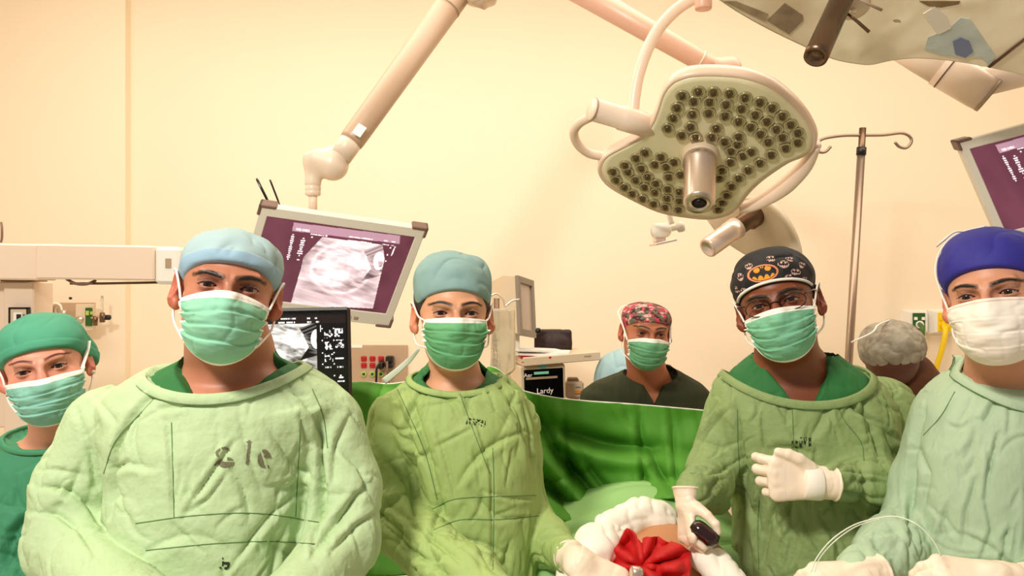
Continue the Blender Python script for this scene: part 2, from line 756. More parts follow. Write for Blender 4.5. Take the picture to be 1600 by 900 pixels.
def make_mask(hd, parent, top=-.012, corner=-.030, bot=-.128, bcorner=-.088, amax=72, col=(140, 212, 170), white=False, seed=0, tilt=0.0, ties=False):
    nu, nv = 90, 120
    c0 = lin(col)
    cw = lin((250, 244, 232))

    def fn(u, v):
        a = (u * 2 - 1)
        al = np.radians(amax) * a + math.radians(tilt)
        zt = corner + (top - corner) * (1 - np.abs(a) ** 1.6)
        zb = bcorner + (bot - bcorner) * (1 - np.abs(a) ** 2.2)
        # slight inward pinch of the ends
        z = zt + (zb - zt) * v
        dirs = np.stack([np.sin(al), -np.cos(al), np.zeros_like(al)], -1)
        o = np.stack([np.zeros_like(z), np.full_like(z, -.012), z], -1)
        r = np.full_like(z, .16)
        for _ in range(40):
            r = r - np.clip(hull(o + dirs * r[:, None]), -.02, .02) * .8
        s = np.zeros_like(r)
        w = .25 + .75 * np.abs(a) ** .8
        for k, (vc, ph) in enumerate(((.30, 0.0), (.50, .6), (.70, 1.1))):
            vv = v + .035 * np.sin(a * 3 + ph + seed) - vc
            s += (.0065 * smoothstep(-.006, .012, vv) * np.exp(-np.maximum(vv, 0) / .09) - .0030 * np.exp(-((vv + .02) / .03) ** 2)) * (w if not white else w * .3)
        q = np.stack([al * 2.2, v * 5.5, np.full_like(v, seed * 3.3)], -1)
        s += .0026 * fbm(q, seed, 3)
        s += -.0022 * (1 - np.abs(vnoise(q * (1.6, .9, 1), seed + 3))) ** 5
        s += .0035 * np.exp(-((v - .45) / .3) ** 2) * (1 - a * a)
        edge = np.minimum(np.minimum(v, 1 - v) * 10, 1)
        r = r + .0065 + s * edge
        return (o + dirs * r[:, None])
    p, f = grid(fn, nu, nv, thick=.0012)
    uu, vv = np.meshgrid(np.linspace(0, 1, nu), np.linspace(0, 1, nv), indexing='ij')
    u = uu.ravel()
    v = vv.ravel()
    col_ = np.tile(c0, (len(u), 1))
    if not white:
        sh = 1 + .06 * vnoise(np.stack([u * 6, v * 6, u * 0 + seed], -1))
        col_ = col_ * sh[:, None]
    topw = .10
    bd = (v < topw) | (v > .965) | (u < .035) | (u > .965)
    col_[bd] = cw
    st = (np.abs(v - .055) < .012) & (np.sin(u * 260) > -.2)
    col_[st & (v < topw)] = cw * .72
    if white:
        col_[:] = lin((252, 240, 224))
        col_[(np.abs(v - .045) < .012)] = lin((225, 205, 185))
        col_[((np.abs(u - .05) < .008) | (np.abs(u - .95) < .008))] = lin((225, 205, 185))
    cols = np.vstack([col_, col_])
    o = obj('face_mask', (hd.wor(p), f), M['mask'], parent, cols=cols)
    g = p[:nu * nv].reshape(nu, nv, 3)
    for s_, i in ((-1, 0), (1, -1)):
        t0 = g[i, 1] + V(0, 0, 0)
        b0 = g[i, -2]
        if ties:
            pts = [t0, V(s_ * .079, -.005, .008), V(s_ * .087, .03, .035), V(s_ * .088, .06, .055), V(s_ * .06, .10, .08), V(0, .125, .075)]
            pt2 = [b0, V(s_ * .074, .0, -.075), V(s_ * .07, .05, -.055), V(s_ * .03, .10, -.05)]
            obj('mask_strap', tube(hd.wor(pts), .0032 * hd.sc, 8, 8, flat=.4), M['strap'], o)
            obj('mask_strap', tube(hd.wor(pt2), .0022 * hd.sc, 8, 8, flat=.5), M['strap'], o)
        else:
            pts = [t0, V(s_ * .0745, -.028, -.006), V(s_ * .083, -.002, .016), V(s_ * .088, .022, .022), V(s_ * .084, .040, .004), V(s_ * .082, .036, -.03),
                   V(s_ * .080, .018, -.050), V(s_ * .074, -.01, -.066), b0]
            obj('mask_strap', tube(hd.wor(pts), .0020 * hd.sc, 8, 8), M['strap'], o)
    return o


def make_eyes(hd, parent, iris=(52, 28, 16), gaze=(0, 0)):
    n1, n2 = 28, 40
    ph = np.linspace(0, math.pi, n1)
    th = np.linspace(0, 2 * math.pi, n2, endpoint=False)
    pp, tt = np.meshgrid(ph, th, indexing='ij')
    pp = pp.ravel()
    tt = tt.ravel()
    # concentrate rings at the front
    pp = math.pi * (pp / math.pi) ** 1.5
    gd = nrm(V(gaze[0], -1, gaze[1]))
    a = nrm(np.cross(gd, V(0, 0, 1)))
    b = np.cross(gd, a)
    vec = np.cos(pp)[:, None] * gd + np.sin(pp)[:, None] * (np.cos(tt)[:, None] * a + np.sin(tt)[:, None] * b)
    f = []
    for i in range(n1 - 1):
        for k in range(n2):
            f.append((i * n2 + k, i * n2 + (k + 1) % n2, (i + 1) * n2 + (k + 1) % n2, (i + 1) * n2 + k))
    ang = pp
    cols = np.tile(lin((176, 142, 128)), (len(vec), 1))
    cols[ang < .60] = lin(iris) * .4
    cols[ang < .52] = lin(iris)
    cols[ang < .24] = lin((6, 4, 4))
    for s_ in (-1, 1):
        c = EYE * (s_, 1, 1)
        obj('eye', (hd.wor(c + vec * .0118), f), M['eye'], parent, cols=cols)


def proj_surf(fn, pts, off):
    """push local head points onto surface fn = off, moving along y"""
    p = np.array(pts, float)
    p[:, 1] = -.16
    for _ in range(60):
        p[:, 1] += np.clip(fn(p), -.02, .02) * .7
    p[:, 1] -= off
    return p


def make_brows(hd, parent, col, w=1.0, h=.0265, raise_=0.0, m=None, inner=.012):
    for s_ in (-1, 1):
        xs = np.linspace(inner, .052, 26)
        t = (xs - inner) / (.052 - inner)
        z = h - .004 + .0075 * np.sin(t * math.pi * .78) - .0045 * t + raise_
        pts = proj_surf(head_sdf, np.stack([s_ * xs, xs * 0, z], -1), -.0004)
        r = .0032 * w * np.minimum(1, (.35 + 1.8 * t)) * (1 - .78 * t ** 1.6)
        v, f = tube(pts, r, 10, flat=.95)
        v = v + .0006 * np.stack([vnoise(v * 900, 3), vnoise(v * 900, 4), vnoise(v * 900, 5)], -1)
        # flatten against the skin
        ctr = np.repeat(pts, 10, axis=0)
        v[:, 1] = ctr[:, 1] + (v[:, 1] - ctr[:, 1]) * .45
        obj('eyebrow', (hd.wor(v), f), m, parent)
        xe = np.linspace(-.0150, .0156, 18)
        up = .0052 * (1 - (xe / .0150) ** 2)
        lp = np.stack([s_ * (EYE[0] + xe), xe * 0, up], -1)
        yy = EYE[1] - np.sqrt(np.maximum(.0136 ** 2 - xe ** 2 - up ** 2, 1e-8))
        lp[:, 1] = np.maximum(yy, -.0835) - .0002
        lp[:, 1] = np.where(np.abs(xe) > .0125, EYE[1] - .0070 - .0006, lp[:, 1])
        obj('eyelashes', tube(hd.wor(lp), np.interp(np.abs(xe), [0, .015], [.0011, .0005]) * hd.sc, 6), M['hair'], parent)


def cap_mesh(hd, kind, z0=.045, slope=.47, rad=(.084, .104, .084), cen=(0, .018, .044), bump=None, h=.0026, low=-.06, seed=0, amp=.003, band=None):
    def f(q):
        d = ell(q, cen, rad)
        if bump:
            for (bc, br, bk) in bump:
                d = smin(d, ell(q, bc, br), bk)
        e = (z0 - slope * (q[:, 1] + .09) + (.6 * np.maximum(np.abs(q[:, 0]) - .05, 0)) * 0) - q[:, 2]
        e = e / math.sqrt(1 + slope * slope)
        d = smax(d, e, .003)
        d = smax(d, low - q[:, 2], .003)
        return d

    def disp(p, n):
        e = (p[:, 2] - (z0 - slope * (p[:, 1] + .09)))
        k = smoothstep(.002, .03, e)
        w1 = (1 - np.abs(vnoise(p * (18, 26, 14) + 2 * fbm(p * 9, seed + 5, 2)[:, None] * .35, seed))) ** 4
        s = -amp * w1 * k + amp * .7 * vnoise(p * 22, seed + 9) * k
        if band:
            s += .0022 * (1 - smoothstep(band - .0015, band + .0015, e))
        return s
    R = np.array(rad)
    lo = np.array(cen) - R * 1.35
    hi = np.array(cen) + R * 1.4
    v, fc = sdf_mesh(f, lo, hi, h, disp=disp)
    return v, fc, (z0, slope)


class Loft:
    def __init__(s, rows, Yc, yoff=None):
        z = np.array([P(0, r[0], Yc)[2] for r in rows])
        xl = np.array([P(r[1], 0, Yc)[0] for r in rows])
        xr = np.array([P(r[2], 0, Yc)[0] for r in rows])
        b = np.array([r[3] for r in rows])
        o = np.argsort(z)
        z, xl, xr, b = z[o], xl[o], xr[o], b[o]
        y = np.array([(r[4] if len(r) > 4 else 0) for r in rows])[o] + Yc
        # carry the gown down below the frame
        zt = np.concatenate([[0.38], z])
        xl = np.concatenate([[xl[0] - .02], xl])
        xr = np.concatenate([[xr[0] + .02], xr])
        b = np.concatenate([[b[0]], b])
        y = np.concatenate([[y[0]], y])
        s.z = np.linspace(zt[0], zt[-1], 500)
        k = np.exp(-(np.arange(-10, 11) / 4.0) ** 2)
        k /= k.sum()

        def sm(a):
            t = np.interp(s.z, zt, a)
            return np.convolve(np.pad(t, 10, mode='edge'), k, 'valid')
        s.cx = sm((xl + xr) / 2)
        s.a = sm((xr - xl) / 2)
        s.b = sm(b)
        s.cy = sm(y)
        da = np.gradient(s.a, s.z)
        db = np.gradient(s.b, s.z)
        s.sl = np.sqrt(1 + np.maximum(np.abs(da), np.abs(db)) ** 2 * .8)
        s.z0, s.z1 = zt[0], zt[-1]

    def __call__(s, p):
        z = p[:, 2]
        a = np.interp(z, s.z, s.a)
        b = np.interp(z, s.z, s.b)
        x = (p[:, 0] - np.interp(z, s.z, s.cx)) / a
        y = (p[:, 1] - np.interp(z, s.z, s.cy)) / b
        g = (np.abs(x) ** 2.3 + np.abs(y) ** 2.3) ** (1 / 2.3)
        d = (g - 1) * np.minimum(a, b) / np.interp(z, s.z, s.sl)
        d = np.maximum(d, z - s.z1)
        return np.maximum(d, s.z0 - z)


def strokes(p, n, seed, amp, anchors):
    """pulled creases of the cloth: many thin curved folds, sharp on one side"""
    rg = np.random.RandomState(seed * 13 + 5)
    s = np.zeros(len(p))
    ok = np.nonzero(p[:, 2] > .9)[0]
    if not len(ok):
        return s
    for (cnt, l0, l1, w0, w1, d0, d1) in ((60, .09, .24, .005, .009, .005, .0105), (210, .035, .11, .003, .005, .0025, .0055)):
        for _ in range(cnt):
            i = ok[rg.randint(len(ok))]
            c, nn = p[i], n[i]
            j = rg.randn(3)
            if anchors is not None and rg.rand() < .62:
                a = anchors[np.argmin(ln(anchors - c) + rg.rand(len(anchors)) * .10)]
                d = (c - a) + j * .05
                d[1] *= .6
            else:
                d = V(0, 0, 1) + j * V(.30, .2, 0)
            d = d - nn * (d @ nn)
            d = d / (np.linalg.norm(d) + 1e-9)
            L = rg.uniform(l0, l1)
            wd = rg.uniform(w0, w1)
            dp = rg.uniform(d0, d1) * amp
            bend = rg.randn() * .12 * L
            sgn = 1 if rg.rand() < .5 else -1
            m = np.nonzero(np.abs(p - c).max(1) < L * .5 + wd * 4)[0]
            q = p[m] - c
            t = q @ d
            k = np.abs(q @ nn) < .05
            side = np.cross(nn, d)
            tn = np.clip(t / (L * .5), -1, 1)
            sd = (q @ side) - bend * (1 - tn * tn)
            over = np.maximum(np.abs(t) - L * .5, 0)
            tp = (1 - tn * tn) ** .7 * np.exp(-(over / (.3 * wd)) ** 2) * k
            sd = sd * sgn
            s[m] += dp * tp * (-np.exp(-np.abs(sd) / (.9 * wd)) + .40 * np.exp(-((sd - 2.0 * wd) / (1.4 * wd)) ** 2))
    return s


def cloth_disp(seed, amp=1.0, creases=(), yfront=99, vert=.55, anchors=None):
    cl = []
    for c in creases:
        pts, depth, wid = c[0], c[1], c[2]
        cl.append((np.array(pts, float), depth, wid))

    def disp(p, n):
        return np.minimum(raw(p, n), .004 * amp)

    def raw(p, n):
        q = p * (1, 1, vert)
        wv = np.stack([vnoise(p * 5, seed + 1), vnoise(p * 5, seed + 2), vnoise(p * 5, seed + 3)], -1)
        q = q + .05 * wv
        gate = smoothstep(-.25, .35, vnoise(p * 4.2, seed + 31))
        gate2 = smoothstep(-.2, .4, vnoise(p * 6.2, seed + 37))
        s = .0075 * amp * vnoise(p * 5.0, seed + 7) + .0022 * amp * vnoise(q * 16.0, seed + 8)
        s += -.0020 * amp * (1 - np.abs(vnoise(q * 34.0 + 3, seed + 6))) ** 4 * gate2
        s += strokes(p, n, seed, amp, anchors)
        if cl:
            Y = p[:, 1]
            px = p[:, 0] / Y * F + 800
            py = 450 - (p[:, 2] - CZ) / Y * F
            fr = (n[:, 1] < .25).astype(float)
            for pts, depth, wid in cl:
                best = np.full(len(p), 1e9)
                sd = np.zeros(len(p))
                L = 0
                tb = np.zeros(len(p))
                seglen = [np.hypot(*(pts[i + 1] - pts[i])) for i in range(len(pts) - 1)]
                tot = sum(seglen)
                for i in range(len(pts) - 1):
                    a, b = pts[i], pts[i + 1]
                    ab = b - a
                    t = np.clip(((px - a[0]) * ab[0] + (py - a[1]) * ab[1]) / (ab @ ab), 0, 1)
                    dx = px - a[0] - t * ab[0]
                    dy = py - a[1] - t * ab[1]
                    dd = np.hypot(dx, dy)
                    m = dd < best
                    best = np.where(m, dd, best)
                    sd = np.where(m, np.sign(ab[0] * dy - ab[1] * dx) * dd, sd)
                    tb = np.where(m, (L + t * seglen[i]) / tot, tb)
                    L += seglen[i]
                taper = np.sin(np.pi * np.clip(tb * .92 + .04, 0, 1)) ** .5
                s += 1.5 * fr * taper * depth * (-np.exp(-np.abs(sd) / (.8 * wid)) + .55 * np.exp(-((sd - 1.9 * wid) / (1.4 * wid)) ** 2))
        return s
    return disp


def bvh_of(vf):
    v, f = vf
    return BVHTree.FromPolygons([Vector(map(float, q)) for q in v], [tuple(map(int, q)) for q in f])


def drop_px(bvh, pts, off=.001, dens=6):
    """cast rays from the camera through photo points on to a surface"""
    out = []
    pts = np.array(pts, float)
    for i in range(len(pts) - 1):
        for t in np.linspace(0, 1, dens, endpoint=False):
            q = pts[i] * (1 - t) + pts[i + 1] * t
            out.append(q)
    out.append(pts[-1])
    res = []
    o = Vector((0, 0, CZ))
    for q in out:
        d = Vector(P(q[0], q[1], 1.0)) - o
        d.normalize()
        h = bvh.ray_cast(o, d)
        if h[0] is not None:
            res.append(np.array(h[0]) - np.array(d) * off)
    return np.array(res)


def seam(bvh, pts, parent, m, r=.0009, name='seam'):
    q = drop_px(bvh, catmull(pts, 4) if len(pts) > 2 else pts, off=0.0002)
    if len(q) > 3:
        obj(name, tube(q, r, 6), m, parent)


def decal(bvh, mask_fn, x0, y0, x1, y1, step, parent, name, col, Yapp, off=.0012, m=None):
    """printed mark: the cells of a fine grid where mask_fn(px, py) holds, laid on the cloth"""
    xs = np.arange(x0, x1 + step, step)
    ys = np.arange(y0, y1 + step, step)
    gx, gy = np.meshgrid(xs, ys, indexing='ij')
    mk = mask_fn((gx[:-1, :-1] + step / 2).ravel(), (gy[:-1, :-1] + step / 2).ravel()).reshape(len(xs) - 1, len(ys) - 1)
    o = Vector((0, 0, CZ))
    vid = {}
    vs, fs = [], []

    def vert(i, j):
        if (i, j) in vid:
            return vid[(i, j)]
        d = Vector(P(xs[i], ys[j], 1.0)) - o
        d.normalize()
        h = bvh.ray_cast(o, d)
        if h[0] is None:
            return None
        vid[(i, j)] = len(vs)
        vs.append(np.array(h[0]) - np.array(d) * off)
        return vid[(i, j)]
    for i in range(mk.shape[0]):
        for j in range(mk.shape[1]):
            if mk[i, j]:
                q = [vert(i, j), vert(i, j + 1), vert(i + 1, j + 1), vert(i + 1, j)]
                if None not in q:
                    fs.append(tuple(q))
    if fs:
        return obj(name, (np.array(vs), fs), m or mat(name, col, .8), parent)


def seg_d(px, py, pts):
    best = np.full(len(px), 1e9)
    pts = np.array(pts, float)
    for a, b in zip(pts[:-1], pts[1:]):
        ab = b - a
        t = np.clip(((px - a[0]) * ab[0] + (py - a[1]) * ab[1]) / (ab @ ab + 1e-9), 0, 1)
        best = np.minimum(best, np.hypot(px - a[0] - t * ab[0], py - a[1] - t * ab[1]))
    return best


FINGERS = [(.031, .066), (.011, .074), (-.010, .069), (-.029, .055)]


def glove(parent, W, X, Z, side=1, curls=((20, 30, 20),) * 4, thumb=((.018, .026, -.008), (.046, .046, -.016), (.070, .050, -.022), (.090, .046, -.026)),
          sc=1.0, cuff=.07, spread=4, h=.0019, m=None, name='gloved_hand', cuffdir=None, squash=.62):
    X = nrm(X)
    Z = nrm(np.asarray(Z, float) - X * (np.asarray(Z, float) @ X))
    Yv = np.cross(Z, X)
    R = np.stack([X, Yv, Z], 1)
    chains = []
    for i, (y, L) in enumerate(FINGERS):
        y = y * side
        base = V(.088 - abs(i - 1.2) * .005, y, 0)
        ang = 0
        sp = math.radians((1.5 - i) * spread) * side
        p = base
        ch = [p]
        for j, fr in enumerate((.45, .30, .25)):
            ang += math.radians(curls[i][j])
            d = V(math.cos(ang) * math.cos(sp), math.cos(ang) * math.sin(sp), -math.sin(ang))
            p = p + d * L * 1.12 * fr
            ch.append(p)
        chains.append(ch)
    th = [V(t[0], t[1] * side, t[2]) for t in thumb]
    cd = V(-1, 0, 0) if cuffdir is None else nrm(R.T @ nrm(cuffdir))

    def f(p):
        q = (p - W) @ R / sc
        q2 = q * (1, 1, 1 / squash)
        d = rcap(q2, (.0, .010 * side, 0), chains[0][0], .021, .0165)
        for i in (1, 2, 3):
            d = smin(d, rcap(q2, (.0, (.004, -.006, -.012)[i - 1] * side, 0), chains[i][0], .021, .0160), .012)
        d = d * .75
        d = smin(d, rcap(q, cd * cuff, V(.006, 0, 0), .031, .0265), .014)
        for i, ch in enumerate(chains):
            r = (.0098, .0102, .0098, .0088)[i]
            g = rcap(q, ch[0], ch[1], r * 1.05, r)
            g = smin(g, rcap(q, ch[1], ch[2], r, r * .93), .002)
            g = smin(g, rcap(q, ch[2], ch[3], r * .93, r * .80), .002)
            d = smin(d, g, .0035)
        g = rcap(q, th[0], th[1], .0165, .0125)
        g = smin(g, rcap(q, th[1], th[2], .0122, .0108), .003)
        g = smin(g, rcap(q, th[2], th[3], .0108, .0088), .003)
        d = smin(d, g, .007)
        # cuff end rim
        e = ln(np.stack([ln(q - cd * cuff - np.outer((q - cd * cuff) @ cd, cd)) - .0315, (q - cd * cuff) @ cd], -1)) - .0022
        d = smin(d, e, .002)
        d = np.maximum(d, (q - cd * (cuff + .003)) @ cd)
        return d * sc

    def disp(p, n):
        q = (p - W) @ R
        k = smoothstep(.02, -.03, q[:, 0])
        return -.0016 * (1 - np.abs(vnoise(q * (70, 22, 22), 5))) ** 4 * (.3 + k) + .0006 * vnoise(q * 60, 8)
    allp = np.array([p for c in chains for p in c] + th + [cd * cuff, V(0, 0, 0)])
    wp = (allp * sc) @ R.T + W
    lo = wp.min(0) - .045 * sc
    hi = wp.max(0) + .045 * sc
    return obj(name, sdf_mesh(f, lo, hi, h, disp=disp), m or M['glove'], parent)


def person(sp):
    hd = sp['head']
    Yc = sp['Yc']
    lf = Loft(sp['rows'], Yc)
    cx0 = np.interp(1.2, lf.z, lf.cx)
    root = thing('person', (cx0, Yc, 0.0), sp['label'], 'person', None)
    # ---- body
    nb = V(np.interp(lf.z1, lf.z, lf.cx), Yc, lf.z1)
    if 'neck' in sp:
        nb = P(sp['neck'][0], sp['neck'][1], Yc)
    hb = hd.wor(V(0, .028, -.055))
    nr = sp.get('neck_r', .058) * hd.sc

    hips = [V(cx0 + s_ * .10, Yc, .85) for s_ in (-1, 1)]

    def fbody(p):
        d = head_sdf(hd.loc(p), sp.get('open', 1.0)) * hd.sc
        nk = rcap(p, hb, nb + V(0, .0, -.03), nr, nr * 1.12)
        d = smin(d, nk, .022)
        t = lf(p) + .024
        t = np.maximum(t, .42 - p[:, 2])
        d = smin(d, t, .03)
        for s_, hp in zip((-1, 1), hips):
            l = rcap(p, hp, V(cx0 + s_ * .11, Yc, .10), .085, .045)
            l = smin(l, ell(p, (cx0 + s_ * .11, Yc - .06, .045), (.045, .13, .045)), .03)
            d = smin(d, l, .03)
        return d
    zt = hd.wor(V(0, 0, .125))[2]
    ze = hd.c[2]
    x0 = lf.cx.min() - lf.a.max() - .03
    x1 = lf.cx.max() + lf.a.max() + .03
    hx = hd.c[0]
    x0 = min(x0, hx - .13)
    x1 = max(x1, hx + .13)
    y0, y1 = Yc - .28, Yc + .24
    y0 = min(y0, hd.c[1] - .15)
    hh = sp.get('hh', .0026)
    # spacing: fine across the head, coarse elsewhere
    xs = np.concatenate([np.arange(x0, hx - .115, .012), np.arange(hx - .115, hx + .115, hh), np.arange(hx + .115, x1, .012)])
    ys = np.concatenate([np.arange(y0, hd.c[1] - .135, .012), np.arange(hd.c[1] - .135, hd.c[1] + .02, hh), np.arange(hd.c[1] + .02, y1, .008)])
    zn = hb[2] - .19
    zl = ze - .035 * hd.sc
    zs = np.concatenate([np.arange(-.01, zn, .02), np.arange(zn, zl, .005), np.arange(zl, ze + .04 * hd.sc, hh * .62), np.arange(ze + .04 * hd.sc, zt + .01, .005)])
    v, fc = surfnet(fbody, xs, ys, zs)
    n = grad(fbody, v, .001)
    v = v - n * np.clip(fbody(v), -.0012, .0012)[:, None]
    q = hd.loc(v)
    m = np.stack([np.abs(q[:, 0]), q[:, 1], q[:, 2]], -1)
    base = lin(sp['skin'])
    cols = np.tile(base, (len(v), 1))

    def blend(c, w_):
        nonlocal cols
        cols = cols * (1 - w_[:, None]) + lin(c) * w_[:, None]
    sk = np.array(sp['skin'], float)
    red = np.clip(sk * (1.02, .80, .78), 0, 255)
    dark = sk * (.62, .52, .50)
    blend(red, .55 * np.exp(-(ln((m - (.045, -.07, -.030)) / (.022, .03, .018))) ** 2))
    blend(red, .6 * np.exp(-(ln((m - (0, -.10, -.022)) / (.014, .03, .018))) ** 2))
    blend(red, .7 * smoothstep(.074, .082, m[:, 0]) * (np.abs(q[:, 2]) < .06))
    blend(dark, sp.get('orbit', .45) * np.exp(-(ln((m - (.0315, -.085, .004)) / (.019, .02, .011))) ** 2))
    blend((120, 60, 50), .8 * np.exp(-(ln((m - (0, -.094, -.064)) / (.022, .02, .008))) ** 2))
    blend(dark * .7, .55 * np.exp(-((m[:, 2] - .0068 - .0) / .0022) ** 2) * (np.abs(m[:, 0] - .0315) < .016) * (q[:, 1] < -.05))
    bi_, bh_ = sp.get('brow_in', .012), sp.get('brow_h', .0235)
    tb_ = np.clip((m[:, 0] - bi_) / (.052 - bi_), 0, 1)
    bz_ = bh_ - .004 + .0075 * np.sin(tb_ * math.pi * .78) - .0045 * tb_
    bd_ = np.hypot(m[:, 0] - np.clip(m[:, 0], bi_, .054), (m[:, 2] - bz_))
    blend(sp.get('brow_c', (46, 24, 16)), .75 * smoothstep(.0058, .0025, bd_ / sp.get('brow_w', 1.0) * (1 + .5 * tb_)) * (q[:, 1] < -.03))
    mot = 1 + .05 * fbm(q * 30, 3, 3)
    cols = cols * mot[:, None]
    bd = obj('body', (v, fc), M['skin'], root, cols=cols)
    make_eyes(hd, root, gaze=sp.get('gaze', (0, 0)))
    make_brows(hd, root, None, w=sp.get('brow_w', 1.0), h=sp.get('brow_h', .0235), m=sp.get('brow_m', M['hair']), inner=sp.get('brow_in', .012))
    # ---- scrub shirt
    if 'scrub' in sp:
        sc_ = sp['scrub']
        nz = P(0, sc_['v'][1], Yc)[2]
        vx = P(sc_['v'][0], 0, Yc)[0]
        kk = sc_.get('k', .55)

        def fscr(p):
            d = lf(p) + sc_.get('inset', .009)
            if 'gown' in sp and 'hole' in sp['gown']:
                d = d + np.clip(ell(p, sp['gown']['hole'][0], sp['gown']['hole'][1]) * .8, 0, .022)
            if 'band' in sc_:
                nd = rcap(p, hb, nb + V(0, 0, -.03), nr + .012, nr * 1.12 + .012)
                d = smin(d, np.maximum(nd, p[:, 2] - (nb[2] + sc_['band'])), .02)
            c = ell(p, nb + V(0, -.02, .01), sc_.get('hole', (.075, .09, .035)))
            wd = np.abs(p[:, 0] - vx) - np.clip((p[:, 2] - nz) * kk, -1, .09)
            wd = np.maximum(wd * .87, p[:, 1] - Yc)
            c = smin(c, wd, .008)
            d = smax(d, -c, .004)
            return np.maximum(d, (nb[2] - sc_.get('len', .28)) - p[:, 2])
        zlo = nb[2] - sc_.get('len', .28)
        v, fc = sdf_mesh(fscr, (x0, Yc - .22, zlo - .01), (x1, Yc + .2, nb[2] + .05), .004, disp=cloth_disp(sp['seed'] + 50, .25))
        s_o = obj('scrub_shirt', (v, fc), sc_['mat'], root)
    # ---- gown
    if 'gown' in sp:
        g = sp['gown']
        arms = g['arms']

        def fgown(p):
            d = lf(p)
            for arm in arms:
                a = None
                for (p0, r0), (p1, r1) in zip(arm[:-1], arm[1:]):
                    c = rcap(p, p0, p1, r0, r1)
                    a = c if a is None else smin(a, c, .03)
                d = smin(d, a, g.get('armk', .018))
            if 'hole' in g:
                hc, hr = g['hole']
                c = ell(p, hc, hr)
                d = smax(d, -c, .006)
            return d
        allp = np.array([q[0] for a in arms for q in a])
        rm = max(q[1] for a in arms for q in a)
        lo = np.minimum(np.array([x0, Yc - .22, .37]), allp.min(0) - rm - .02)
        hi = np.maximum(np.array([x1, Yc + .22, lf.z1 + .02]), allp.max(0) + rm + .02)
        ymin = lo[1]
        h = g.get('h', .0034)
        xs = np.arange(lo[0], hi[0], h)
        ys = np.concatenate([np.arange(lo[1], Yc + .03, h), np.arange(Yc + .03, hi[1] + .015, .012)])
        zs = np.concatenate([np.arange(.36, .93, .03), np.arange(.93, hi[2] + h, h)])
        v, fc = surfnet(fgown, xs, ys, zs)
        n = grad(fgown, v)
        v = v - n * np.clip(fgown(v), -h * .5, h * .5)[:, None]
        n = grad(fgown, v, .004)
        anch = []
        for am_ in arms:
            anch += [am_[0][0] - V(0, 0, .04), am_[1][0], am_[-1][0]]
        dsp = cloth_disp(sp['seed'], g.get('amp', 1.0), g.get('creases', ()), vert=g.get('vert', .5), anchors=np.array(anch))
        s = dsp(v, n)
        v = v + n * s[:, None]
        go = obj('surgical_gown', (v, fc), g['mat'], root)
        bv = bvh_of((v, fc))
        sp['bvh'] = bv
        sp['gown_obj'] = go
        if 'hole' in g:
            # neckline band where the opening meets the cloth
            hc, hr = g['hole']
            pts = []
            for th in np.linspace(0, 2 * math.pi, 72, endpoint=False):
                ph = np.linspace(-1.5, 1.5, 160)
                q = np.stack([hc[0] + hr[0] * np.cos(ph) * math.cos(th), hc[1] + hr[1] * np.cos(ph) * math.sin(th), hc[2] + hr[2] * np.sin(ph)], -1)
                d = lf(q)
                k = np.nonzero((d[:-1] < 0) & (d[1:] >= 0))[0]
                if len(k):
                    i = k[-1]
                    t = d[i] / (d[i] - d[i + 1])
                    pts.append(q[i] * (1 - t) + q[i + 1] * t)
            pts = np.array(pts)
            if len(pts) > 20:
                pts = (np.roll(pts, 1, 0) + pts + np.roll(pts, -1, 0)) / 3
                cen = pts.mean(0)
                out = pts - cen
                out[:, 2] = 0
                out = out / ln(out)[:, None]
                # flat band lying on the cloth outside the opening
                wd = g.get('band', .016)
                rings = []
                for (a, b_) in ((-.004, -.001), (-.003, .006), (.003, .0075), (wd * .9, .0055), (wd, .001), (wd * .4, -.006)):
                    rings.append(pts + out * a + V(0, 0, 0))
                N = len(pts)
                vs = []
                gn = grad(lf, pts, .004)
                tan = np.roll(pts, -1, 0) - np.roll(pts, 1, 0)
                tan = tan / ln(tan)[:, None]
                side = np.cross(gn, tan)
                side = side * np.sign((side * out).sum(1))[:, None]
                rings = []
                nz_ = .0012 * vnoise(pts * 60, 3)[:, None]
                for (a, b_) in ((-.003, -.003), (-.002, .0015), (.002, .0022), (wd * .92, .0018), (wd, -.001), (wd * .4, -.006)):
                    rings.append(pts + side * a + gn * (b_ + nz_))
                vs = np.concatenate(rings)
                fs = []
                R6 = len(rings)
                for i in range(R6):
                    for k in range(N):
                        i2, k2 = (i + 1) % R6, (k + 1) % N
                        fs.append((i * N + k, i * N + k2, i2 * N + k2, i2 * N + k))
                obj('neck_band', (vs, fs), g['mat'], go)
                obj('band_stitching', tube(pts + side * wd + gn * .0012, .0007, 6, closed=True), M['seam'], go)
        for sm_ in g.get('seams', ()):
            seam(bv, sm_, go, g.get('seam_m', M['seam']))
    return root, hd


def skinmat():
    return mat('skin', (180, 120, 90), .48, attr=True, bump=(300, .08, .0006), sss=.12)


M['skin'] = skinmat()
M['gownA'] = mat('pale green cotton gown', (184, 206, 156), .75, ridged=[(5, .5, .012)], bump=(26, .7, .010), var=.04, varscale=4)
M['gownB'] = mat('yellow green cotton gown', (162, 184, 108), .7, ridged=[(5, .5, .012)], bump=(26, .7, .010), var=.05, varscale=4, stretch=(1, 1, .5))
M['gownD'] = mat('olive green cotton gown', (142, 162, 102), .75, ridged=[(5, .5, .012)], bump=(26, .7, .010), var=.06, varscale=4)
M['gownE'] = mat('cool pale green cotton gown', (180, 202, 166), .75, ridged=[(5, .5, .012)], bump=(26, .7, .010), var=.04, varscale=4, stretch=(1, 1, .6))
M['scrub'] = mat('green scrub cotton', (38, 112, 52), .75, ridged=[(8, .7, .02)], bump=(260, .2, .0008), var=.08, varscale=5)
M['scrub_teal'] = mat('teal green gown', (62, 138, 98), .75, ridged=[(6, .7, .03)], bump=(260, .2, .0008), var=.05, varscale=4)
